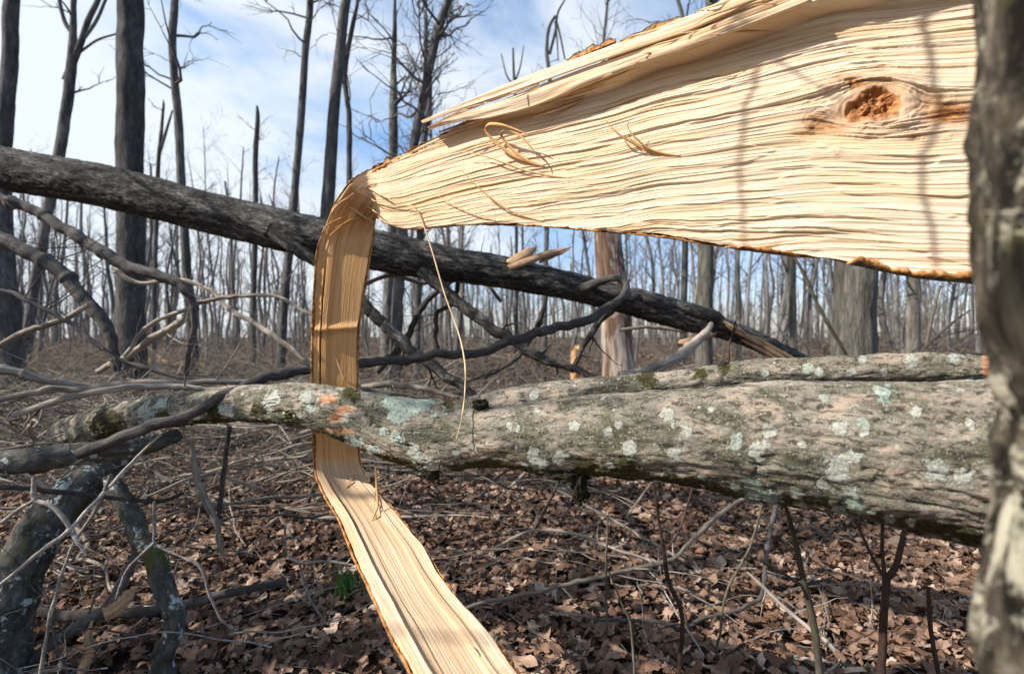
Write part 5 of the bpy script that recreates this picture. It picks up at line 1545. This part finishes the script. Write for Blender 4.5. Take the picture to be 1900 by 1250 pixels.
# ------------------------------------------------------------------ trees
def crown_twigs(c, seed, nb, length, r, up=0.5, start=0.3, nsub=3, droop=0.0, seg=3):
    """limbs and twigs round a trunk line c (rows x y z r) -> MB"""
    rg = np.random.default_rng(4000 + seed)
    mb = MB()
    K = 8
    t = np.linspace(0, 1, K)[:, None]
    L1, R1, L2, R2, L3, R3 = [], [], [], [], [], []
    for _ in range(nb):
        f = rg.uniform(start, 0.99)
        i = int(f * (len(c) - 1))
        az = rg.uniform(0, 2 * math.pi)
        e = up + rg.normal(0, 0.25)
        d = np.array([math.cos(az), math.sin(az), e])
        d /= np.linalg.norm(d)
        ln = length * rg.uniform(0.45, 1.15) * (1.15 - 0.6 * f)
        p = c[i, :3] + d * ln * t + np.array([0, 0, 0.25 * up - droop]) * ln * t * t + np.cumsum(rg.normal(0, 0.03, (K, 3)), 0) * ln
        p[0] = c[i, :3]
        r0 = min(c[i, 3] * 0.45, r * rg.uniform(0.6, 1.2))
        L1.append(p)
        R1.append(r0 * (1 - 0.85 * t[:, 0]))
        for _s in range(nsub):
            j = rg.integers(2, K)
            dd = p[j] - p[j - 1]
            dd /= np.linalg.norm(dd) + 1e-9
            e2 = dd + rg.normal(0, 0.55, 3) + np.array([0, 0, 0.25 - droop])
            e2 /= np.linalg.norm(e2)
            l2 = ln * rg.uniform(0.25, 0.6)
            q = p[j] + e2 * l2 * t + rg.normal(0, 0.18, 3) * l2 * t * t + np.cumsum(rg.normal(0, 0.03, (K, 3)), 0) * l2
            L2.append(q)
            R2.append(max(0.004, r0 * 0.45) * (1 - 0.8 * t[:, 0]))
            for _u in range(3):
                j2 = rg.integers(2, K)
                d3 = q[j2] - q[j2 - 1]
                d3 /= np.linalg.norm(d3) + 1e-9
                e3 = d3 + rg.normal(0, 0.6, 3)
                e3 /= np.linalg.norm(e3)
                l3 = l2 * rg.uniform(0.3, 0.7)
                tt = t[::2][:4]
                tt = np.linspace(0, 1, 4)[:, None]
                L3.append(q[j2] + e3 * l3 * tt + rg.normal(0, 0.2, 3) * l3 * tt * tt)
                R3.append(max(0.0032, r0 * 0.22) * (1 - 0.7 * tt[:, 0]))
    grow(mb, np.array(L1), np.array(R1), 5)
    if L2:
        grow(mb, np.array(L2), np.array(R2), 3)
        grow(mb, np.array(L3), np.array(R3), 3)
    return mb


def traced_tree(name, label, pts, d, mat, seed, top=None, crown=None, nl=180, sg=24, amp=0.006, broken=False, cat='tree', group=None, stems=()):
    """pts rows: px, py, width_px; d depth. Continues down to the ground and up to `top` metres."""
    rows = [[*P(a, b, d), w * (.88 if w < 36 else 1) / 2 * d / FPX] for a, b, w in pts]
    last = rows[-1]
    prev = rows[-2]
    zg = float(gz(last[0], last[1])) - 0.1
    if last[2] > zg + 0.05:
        sl = (last[0] - prev[0]) / (last[2] - prev[2] + 1e-9)
        rows.append([last[0] + sl * (zg - last[2]) * 0.6, last[1], zg, last[3] * 1.22])
    if top:
        f0, f1 = rows[0], rows[1]
        k = (top - f0[2]) / (f0[2] - f1[2] + 1e-9)
        rg = np.random.default_rng(seed)
        for f in (0.33, 0.66, 1.0):
            rows.insert(0, [f0[0] + (f0[0] - f1[0]) * k * f * 0.5 + rg.normal(0, .12), f0[1] + rg.normal(0, .2), f0[2] + (top - f0[2]) * f, max(0.012, f0[3] * (1 - 0.85 * f))])
    rows = np.array(rows)
    base = rows[-1, :3].copy()
    root = empty(name, tuple(base), label, cat, group)
    V, Q, A, Pt, R = rough_tube(rows[:, :3], rows[:, 3], nl, sg, amp, 3, 0.6, seed=seed, lumps=0.07)
    if broken:
        k = 8
        V[:k, :, 2] += (np.linspace(1, 0, k)[:, None] * R[:k, None] * 3.0 * noise3(np.linspace(0, 7, sg)[None, :], 0, seed, 4))
    link('trunk', MB().add(V.reshape(-1, 3), Q, end_caps(nl, sg), A.reshape(-1, 3)).mesh('trunk', mat, base), root)
    c = np.column_stack([Pt, R])[::-1]
    for k, st in enumerate(stems):
        r2 = np.array([[*P(a, b, d), w / 2 * d / FPX] for a, b, w in st])
        cc = catmull(r2, 60)
        mb = MB()
        grow(mb, cc[None, :, :3], cc[None, :, 3], 10)
        link('limb', mb.mesh('limb', mat, base), root)
    if crown:
        mb = crown_twigs(c, seed, **crown)
        link('crown', mb.mesh('crown', M_TWIG, base), root)
    return root


cr = lambda nb, ln, r=0.03, **k: dict(nb=nb, length=ln, r=r, **k)
traced_tree('forest_tree', 'dark thick tree cut off by the left edge', [(22, 0, 26), (19, 100, 27), (9, 220, 30), (2, 320, 32), (2, 440, 36), (10, 560, 40), (16, 640, 44)], 8.0, M_TREE, 1, 13, cr(22, 2.6, .04, start=.62))
traced_tree('forest_tree', 'slim forked tree between the two thick trees at the left, dividing into a V', [(137, -60, 9), (136, 40, 12), (133, 120, 18), (115, 260, 20), (88, 400, 19), (62, 540, 18)], 12.0, M_TREE, 2, 13, cr(16, 2.2, .03, start=.45),
            stems=[[(122, 150, 14), (150, 80, 11), (163, 40, 10), (182, 0, 9), (205, -60, 7)], [(133, 60, 9), (120, 40, 7), (110, 0, 6), (105, -40, 5)], [(150, 80, 6), (178, 40, 6), (196, 0, 5), (215, -40, 4)], [(145, 100, 4), (180, 75, 4), (220, 62, 3)]])
traced_tree('forest_tree', 'thickest straight dark tree in the left half', [(243, 0, 40), (241, 80, 41), (243, 150, 45), (242, 200, 43), (241, 300, 43), (243, 420, 44), (242, 560, 44), (243, 640, 47)], 8.0, M_TREE, 3, 15, cr(22, 2.6, .04, start=.62), nl=240, sg=32)
traced_tree('forest_tree', 'slim curved dark tree just right of the thickest straight tree', [(324, 0, 14), (320, 70, 15), (324, 150, 15), (332, 240, 16), (336, 330, 16), (342, 420, 17), (348, 520, 18), (356, 620, 20)], 10.0, M_TREE, 4, 12, cr(18, 2.2, .03, start=.5))
traced_tree('forest_tree', 'slim grey tree curving up left of the fold of the split trunk', [(575, 0, 13), (566, 100, 14), (560, 200, 15), (550, 320, 15), (541, 430, 16), (528, 560, 17)], 11.0, M_TREE, 5, 13, cr(18, 2.0, .022, start=.55))
traced_tree('forest_tree', 'medium grey tree rising just behind the fold of the split trunk', [(642, 0, 19), (632, 90, 22), (620, 200, 23), (612, 320, 25), (604, 430, 27), (598, 560, 28)], 9.0, M_TREE, 6, 14, cr(18, 2.0, .025, start=.55))
traced_tree('forest_tree', 'thin tree twinned with the medium grey tree behind the fold', [(664, 0, 7), (652, 60, 9), (640, 140, 10), (648, 220, 11), (648, 330, 12), (652, 450, 12), (650, 580, 13)], 9.6, M_TREE, 7, 11, cr(12, 1.8, .02, start=.45))
traced_tree('forest_tree', 'leaning tree with a spray of fine twigs above the split trunk', [(838, -20, 15), (818, 40, 18), (800, 110, 18), (784, 190, 18), (766, 280, 20), (750, 400, 21), (738, 560, 23)], 10.0, M_TREE, 8, 9.5, cr(34, 2.1, .03, start=.48, up=.6, nsub=4))
traced_tree('forest_tree', 'slender companion stem behind the leaning twiggy tree', [(790, 30, 8), (790, 90, 10), (797, 150, 11), (795, 210, 12), (785, 280, 13), (780, 420, 14), (775, 580, 15)], 10.5, M_TREE, 9, 8.4, cr(26, 1.6, .02, start=.5, up=.7, nsub=4))
traced_tree('snag', 'snapped snag with pale splintered top in the left middle', [(477, 200, 4), (478, 225, 9), (474, 290, 10), (474, 400, 11), (470, 560, 12)], 13.0, M_TREE, 10, None, cr(10, 1.0, .012, start=.4), broken=True, cat='dead tree')
traced_tree('snag', 'thin snag with one upswept side stem beside the thickest straight tree', [(304, 190, 4), (300, 240, 7), (294, 300, 8), (290, 400, 9), (286, 560, 9)], 13.0, M_TREE, 11, None, cr(8, 1.0, .012, start=.4), broken=True, cat='dead tree',
            stems=[[(298, 280, 5), (308, 245, 5), (320, 205, 3)]])
traced_tree('snag', 'crooked snag with drooping broken top showing above the split trunk', [(1030, 30, 5), (1018, 55, 7), (1015, 100, 8), (1020, 160, 9), (1018, 300, 10), (1012, 520, 11)], 12.0, M_TREE, 12, None, cr(5, 0.8, .012, start=.8), cat='dead tree',
            stems=[[(1020, 100, 6), (1030, 60, 5), (1035, 25, 4), (1048, 0, 3)], [(1030, 30, 4), (1040, 70, 4), (1048, 110, 3)], [(1030, 40, 4), (1034, 80, 3), (1036, 112, 2)]])
traced_tree('snag', 'many pronged thin snag showing above the torn top edge of the split trunk', [(952, 90, 4), (953, 130, 5), (956, 200, 6), (958, 400, 7), (958, 560, 8)], 14.0, M_TREE, 13, None, cr(5, 0.6, .01, start=.75), cat='dead tree',
            stems=[[(956, 150, 4), (965, 125, 3), (972, 85, 2)], [(955, 160, 4), (940, 140, 3), (930, 100, 2)]])
traced_tree('forest_tree', 'thin wispy tree top showing beyond the bark flakes of the split trunk', [(1128, 0, 5), (1124, 40, 6), (1120, 90, 7), (1118, 300, 9), (1116, 520, 10)], 18.0, M_TREE, 14, 14, cr(24, 2.2, .02, start=.6, up=1.4))
traced_tree('dead_tree', 'pale barkless dead tree with brown stains right of the dark branches', [(1126, 300, 46), (1129, 435, 50), (1134, 500, 52), (1140, 560, 55), (1145, 640, 58), (1148, 695, 62)], 5.5, M_DEAD, 15, 4.0, None, nl=260, sg=48, amp=0.010, cat='dead tree')
traced_tree('forest_tree', 'grey tree with mottled bark between the pale dead tree and the furrowed tree', [(1322, -60, 24), (1318, 60, 26), (1313, 250, 28), (1310, 450, 31), (1308, 560, 33), (1306, 640, 35)], 9.0, M_FUR, 16, 13, cr(24, 2.6, .04, start=.45), nl=220, sg=32)
traced_tree('forest_tree', 'thick tree with deeply furrowed bark below the right part of the split trunk', [(1592, 200, 64), (1590, 400, 66), (1588, 500, 68), (1586, 580, 70), (1584, 660, 74)], 5.6, M_FUR, 17, 12, cr(18, 2.6, .05, start=.55), nl=300, sg=64, amp=0.012)
traced_tree('forest_tree', 'blurred brown tree between the furrowed tree and the near trunk', [(1692, 300, 22), (1694, 500, 24), (1694, 580, 26), (1694, 660, 28)], 9.0, M_FUR, 18, 11, cr(20, 2.6, .04, start=.2))
traced_tree('forest_tree', 'grey tree standing right behind the hanging strip under the split trunk', [(730, 200, 18), (728, 420, 20), (722, 520, 22), (718, 620, 24)], 11.0, M_TREE, 19, 9.0, cr(10, 2.0, .03, start=.6))
traced_tree('forest_tree', 'slim pale trunk with a straight stem left of the furrowed tree', [(1468, 100, 11), (1470, 470, 13), (1471, 560, 14), (1472, 640, 15)], 13.0, M_FUR, 20, 12, cr(16, 2.2, .03, start=.4))
traced_tree('forest_tree', 'slim pale trunk seen just left of the mottled grey tree', [(1270, 100, 12), (1271, 450, 13), (1269, 560, 14), (1267, 640, 15)], 13.0, M_FUR, 21, 12, cr(14, 2.2, .03, start=.4))
traced_tree('forest_tree', 'slim pale trunk halfway between the mottled grey tree and the straight stem', [(1368, 100, 9), (1368, 470, 10), (1370, 560, 11), (1371, 640, 12)], 13.5, M_FUR, 22, 12, cr(14, 2.2, .03, start=.4))


build_shade_treetop()


def build_low_shade_top():  # second unseen treetop, added to darken the lower left with its shade
    c = catmull(np.array([[-5.4, .3, .1, .10], [-4.6, .7, .9, .08], [-3.9, 1.1, 1.6, .055], [-3.3, 1.5, 2.0, .02]]), 50)
    o = empty('low_shade_top', tuple(c[0, :3]), 'twiggy unseen treetop added to shade the leaves at lower left', 'unseen treetop')
    mb = MB()
    grow(mb, c[None, :, :3], c[None, :, 3], 12)
    link('trunk', mb.mesh('trunk', M_TREE, c[0, :3]), o)
    mb = crown_twigs(c, 502, 70, 1.0, .022, up=.15, start=.1, nsub=5)
    link('crown', mb.mesh('crown', M_TWIG, c[0, :3]), o)


build_low_shade_top()


# background trees: a dozen kinds, each copied as things of their own
def proto_tree(i, h, r, snag):
    rg = np.random.default_rng(6000 + i)
    n = 7
    z = np.linspace(-0.3, h, n)
    x = np.cumsum(rg.normal(0, 0.018, n)) * h
    y = np.cumsum(rg.normal(0, 0.018, n)) * h
    rows = np.column_stack([x - x[0], y - y[0], z, np.interp(z, [-0.3, 0, h * .6, h], [r * 1.2, r, r * .6, r * (.35 if snag else .08)])])
    V, Q, A, Pt, R = rough_tube(rows[:, :3], rows[:, 3], 40, 9, 0.008, 3, .6, seed=i, lumps=.08)
    if snag:
        V[-3:, :, 2] += np.linspace(0, 1, 3)[:, None] * R[-1] * 5 * noise3(np.linspace(0, 5, 9)[None, :], 0, i, 4)
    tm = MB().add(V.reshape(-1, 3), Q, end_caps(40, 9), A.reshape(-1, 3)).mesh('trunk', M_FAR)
    c = np.column_stack([Pt, R])
    if snag:
        cm = crown_twigs(c, 100 + i, 8, h * .16, r * .25, up=.6, start=.25, nsub=2).mesh('crown', M_TWIG)
    else:
        cm = crown_twigs(c, 100 + i, 26, h * .22, r * .35, up=.9, start=.3, nsub=3).mesh('crown', M_TWIG)
    return tm, cm


PROTO = [proto_tree(i, h, r, s) for i, (h, r, s) in enumerate([(13, .12, 0), (11, .09, 0), (15, .15, 0), (9, .07, 0), (12, .10, 0), (5, .08, 1), (6.5, .10, 1), (4, .06, 1), (10, .08, 0), (7, .07, 1)])]
TMAIN = None


def place_tree(i, x, y, s, rz, label, group, name):
    tm, cm = PROTO[i]
    root = empty(name, (x, y, float(gz(x, y))), label, 'tree', group)
    root.rotation_euler = (random.gauss(0, .035), random.gauss(0, .035), rz)
    root.scale = (s, s, s * random.uniform(.9, 1.15))
    link('trunk', tm, root)
    link('crown', cm, root)


def free(px, y):
    for bx, bw, bd in ((1587, 60, 5.6), (1140, 50, 5.5), (243, 50, 8)):
        if abs(px - bx) < bw and y < bd + 2:
            return False
    return True


cnt = 0
rgt = np.random.default_rng(42)
while cnt < 165:
    y = 12 + 36 * rgt.random() ** 0.75
    px = rgt.uniform(-120, 2020)
    if not free(px, y):
        continue
    # fewer, more broken trees on the open left
    if px < 660:
        if rgt.random() < 0.45:
            continue
        if y < 20 and rgt.random() < 0.6:
            continue
        kind = rgt.choice([5, 6, 7, 9, 7, 5, 3, 9])
    elif px < 1250 and y < 22:
        kind = rgt.choice([5, 7, 9, 3, 8, 7])
    else:
        kind = rgt.choice([0, 1, 2, 3, 4, 8, 5, 6])
    snag = kind in (5, 6, 7, 9)
    place_tree(int(kind), (px - 950) / FPX * y, y, rgt.uniform(.75, 1.15), rgt.uniform(0, 6.28),
               'thin broken bare snag among the forest trunks' if snag else 'slim bare grey tree in the forest behind', 'bare snags in the forest behind' if snag else 'bare trees in the forest behind', 'forest_snag' if snag else 'forest_tree')
    cnt += 1


for _ in range(85):
    y = rgt.uniform(16, 44)
    px = rgt.uniform(-60, 600)
    if not free(px, y):
        continue
    ki = int(rgt.choice([3, 8, 9, 6, 3, 8]))
    hh = {3: 9, 8: 10, 9: 7, 6: 6.5}[ki]
    top = (625 - rgt.uniform(290, 480)) / FPX * y + CAMH - float(gz((px - 950) / FPX * y, y))
    place_tree(ki, (px - 950) / FPX * y, y, max(0.45, top / hh), rgt.uniform(0, 6.28), 'thin broken bare snag among the forest trunks' if ki in (6, 9) else 'slim bare grey tree in the forest behind',
               'bare snags in the forest behind' if ki in (6, 9) else 'bare trees in the forest behind', 'forest_snag' if ki in (6, 9) else 'forest_tree')


# the far wood: one mass beyond the trees that can be told apart
def build_far_wood():
    rg = np.random.default_rng(77)
    mb = MB()
    N = 700
    y = 45 + 75 * rg.random(N) ** 0.8
    px = rg.uniform(-300, 2200, N)
    x = (px - 950) / FPX * y
    h = rg.uniform(7, 13, N) * np.where(px < 600, 0.72, 1.0)
    r = rg.uniform(.07, .20, N)
    K = 7
    t = np.linspace(0, 1, K)
    Pt = np.stack([x[:, None] + np.cumsum(rg.normal(0, .015, (N, K)), 1) * h[:, None], y[:, None] + 0 * t[None], gz(x, y)[:, None] - .3 + h[:, None] * t[None]], -1)
    grow(mb, Pt, r[:, None] * (1 - .8 * t[None]), 4)
    nb = 14
    f = rg.uniform(.25, 1, (N, nb))
    az = rg.uniform(0, 6.28, (N, nb))
    ln = h[:, None] * rg.uniform(.08, .22, (N, nb)) * (1.2 - .7 * f)
    k = np.clip((f * (K - 1)).astype(int), 0, K - 2)
    fr = f * (K - 1) - k
    ar = np.arange(N)[:, None]
    b0 = Pt[ar, k] * (1 - fr)[..., None] + Pt[ar, k + 1] * fr[..., None]
    d = np.stack([np.cos(az), np.sin(az), rg.uniform(.3, 1.6, (N, nb))], -1)
    d /= np.linalg.norm(d, axis=-1, keepdims=True)
    tt = np.linspace(0, 1, 4)
    L = b0[:, :, None, :] + d[:, :, None, :] * (ln[..., None] * tt)[..., None] + rg.normal(0, .05, (N, nb, 4, 3)) * ln[..., None, None]
    grow(mb, L.reshape(-1, 4, 3), np.broadcast_to(.028 * (1 - .75 * tt), (N * nb, 4)), 3)
    Lf = L.reshape(-1, 4, 3)
    for _ in range(3):
        j = rg.integers(1, 4, len(Lf))
        s = Lf[np.arange(len(Lf)), j]
        dd = Lf[:, 3] - Lf[:, 0]
        l = np.linalg.norm(dd, axis=1, keepdims=True)
        e = dd + rg.normal(0, .6, dd.shape) * l
        e = e / (np.linalg.norm(e, axis=1, keepdims=True) + 1e-9) * l * rg.uniform(.3, .7, (len(Lf), 1))
        t3 = np.linspace(0, 1, 3)
        grow(mb, s[:, None, :] + e[:, None, :] * t3[None, :, None] + 0.1 * l[:, None, :] * rg.normal(0, .3, (len(Lf), 3, 3)) * t3[None, :, None], np.broadcast_to(.016 * (1 - .6 * t3), (len(Lf), 3)), 3)
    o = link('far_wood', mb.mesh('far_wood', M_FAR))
    tag(o, 'far off mass of bare trees along the horizon', 'woods', kind='stuff')


build_far_wood()


# ------------------------------------------------------------------ brush: tangled twigs over the forest floor
def sticks(rg, N, ymin, ymax, pxa, pxb, len0, len1, r0, r1, lift, arch, K=8, tilt=0.2):
    y = ymin + (ymax - ymin) * rg.random(N) ** 0.9
    px = rg.uniform(pxa, pxb, N)
    x = (px - 950) / FPX * y
    ln = rg.uniform(len0, len1, N)
    az = rg.uniform(0, 2 * math.pi, N)
    el = np.abs(rg.normal(0, tilt, N))
    d = np.stack([np.cos(az) * np.cos(el), np.sin(az) * np.cos(el) * 0.8, np.sin(el)], 1)
    t = np.linspace(0, 1, K)
    base = np.stack([x, y, gz(x, y) + rg.uniform(0, lift, N)], 1)
    p = base[:, None, :] + d[:, None, :] * (ln[:, None] * t[None])[..., None]
    p[..., 2] += arch * ln[:, None] * (rg.uniform(-.3, 1, N)[:, None]) * np.sin(np.pi * t)[None]
    side = np.stack([-np.sin(az), np.cos(az), 0 * az], 1)
    p += side[:, None, :] * (ln * rg.normal(0, .10, N))[:, None, None] * (t * t)[None, :, None]
    p += np.cumsum(rg.normal(0, .013, (N, K, 3)), 1) * ln[:, None, None]
    gl = gz(p[..., 0], p[..., 1])
    p[..., 2] = np.maximum(p[..., 2], gl + 0.01)
    R = rg.uniform(r0, r1, N)[:, None] * (1 - .75 * t[None])
    return p, R


def add_twiglets(rg, mb, p, R, k=2):
    N, K, _ = p.shape
    for _ in range(k):
        j = rg.integers(2, K - 1, N)
        a = p[np.arange(N), j]
        dd = p[np.arange(N), j] - p[np.arange(N), j - 1]
        l = np.linalg.norm(p[:, -1] - p[:, 0], axis=1)
        dd /= np.linalg.norm(dd, axis=1, keepdims=True) + 1e-9
        e = dd + rg.normal(0, .7, (N, 3)) + np.array([0, 0, .15])
        e /= np.linalg.norm(e, axis=1, keepdims=True)
        t = np.linspace(0, 1, 6)
        q = a[:, None, :] + e[:, None, :] * (l[:, None] * rg.uniform(.2, .5, (N, 1)) * t)[..., None] + np.cumsum(rg.normal(0, .02, (N, 6, 3)), 1) * l[:, None, None]
        grow(mb, q, R[np.arange(N), j][:, None] * .7 * (1 - .7 * t[None]), 3)


def build_brush():
    rg = np.random.default_rng(314)
    mb = MB()
    for (N, ya, yb, pa, pb, l0, l1, r0, r1, lift, arch, tilt) in [
        (260, 2.9, 6.5, -150, 700, .5, 1.7, .0025, .007, .25, .08, .12),
        (900, 5.0, 11.0, -150, 660, .6, 2.0, .0025, .007, .55, .08, .18),
        (700, 4.0, 8.0, -150, 2050, .5, 1.8, .003, .008, .25, .12, .22),
        (1300, 7.0, 14.0, -150, 2050, .6, 2.2, .004, .012, .30, .15, .35),
        (900, 12.0, 30.0, -150, 2050, .9, 2.8, .007, .018, .5, .2, .7)]:
        p, R = sticks(rg, N, ya, yb, pa, pb, l0, l1, r0, r1, lift, arch, tilt=tilt)
        grow(mb, p, R, 4)
        add_twiglets(rg, mb, p, R, 3)
    o = link('brush', mb.mesh('brush', M_DEADW))
    tag(o, 'tangle of grey dead twigs over the forest floor', 'brush', kind='stuff')
    # fine upright undergrowth in front of the far wood
    mb = MB()
    p, R = sticks(rg, 3000, 15, 46, -200, 2100, .8, 2.3, .004, .010, .1, .05, tilt=1.2)
    grow(mb, p, R, 3)
    add_twiglets(rg, mb, p, R, 3)
    o = link('undergrowth', mb.mesh('undergrowth', M_TWIG))
    tag(o, 'hazy grey undergrowth of bare shoots before the far trees', 'undergrowth', kind='stuff')
    # sticks of the piles, each a thing
    def pile(N, ya, yb, pa, pb, l0, l1, r0, r1, lift, arch, tilt, name, label, group, mats, tw=2):
        p, R = sticks(rg, N, ya, yb, pa, pb, l0, l1, r0, r1, lift, arch, tilt=tilt, K=9)
        for i in range(N):
            c = catmull(np.column_stack([p[i], R[i]]), 26)
            m1 = MB()
            grow(m1, c[None, :, :3], c[None, :, 3], 7, caps=True)
            off = c[0, :3]
            mt = mats[i % len(mats)]
            o = link(name, m1.mesh(name, mt, off))
            o.location = off
            tag(o, label, 'stick', group)
            for _k in range(tw):
                tb = MB()
                add_twiglets(rg, tb, p[i:i + 1], R[i:i + 1], 1)
                link('twig', tb.mesh('twig', mt, off), o)
    pile(150, 2.9, 6.0, -150, 640, .7, 2.0, .006, .018, .60, .12, .16, 'brush_stick', 'weathered grey stick lying in the brush pile at left', 'sticks of the brush pile at left', [M_DEADW, M_DEADW, M_BRANCH])
    pile(200, 4.5, 12.0, -120, 600, 1.0, 3.6, .004, .013, .45, .05, .12, 'brush_limb', 'pale sunlit limb lying in the heap of fallen branches left of the hanging strip', 'limbs in the heap of fallen branches at left', [M_DEADW, M_DEADW, M_DEADW, M_BRANCH], 3)
    pile(70, 6.0, 13.0, 640, 1200, 1.2, 3.5, .006, .016, .40, .06, .12, 'brush_limb', 'grey limb lying on the forest floor behind the hanging strand', 'limbs on the forest floor behind the strand', [M_DEADW, M_BRANCH], 3)
    pile(60, 3.0, 6.0, 640, 1200, .6, 1.6, .005, .012, .35, .22, .35, 'brush_stick', 'thin bare stick in the tangle under the dark fallen trunk', 'sticks in the tangle under the fallen trunk', [M_DEADW, M_BRANCH])
    pile(90, 1.7, 3.8, 500, 1950, .4, 1.4, .0016, .0045, .06, .08, .07, 'ground_twig', 'thin twig lying on the brown leaves', 'twigs lying on the brown leaves', [M_DEADW, M_BRANCH, M_PALETWIG])
    pile(30, 1.7, 3.2, -100, 560, .3, 1.0, .002, .006, .15, .15, .3, 'ground_twig', 'thin twig in the shaded leaves at lower left', 'twigs in the shaded leaves at lower left', [M_DEADW, M_BRANCH, M_PALETWIG])
    pile(26, 6.0, 12.0, 1150, 1850, 1.0, 2.4, .008, .02, .5, .15, .2, 'brush_stick', 'grey fallen stick low in the undergrowth behind the lichen log', 'fallen sticks behind the lichen log', [M_DEADW, M_BRANCH])


build_brush()
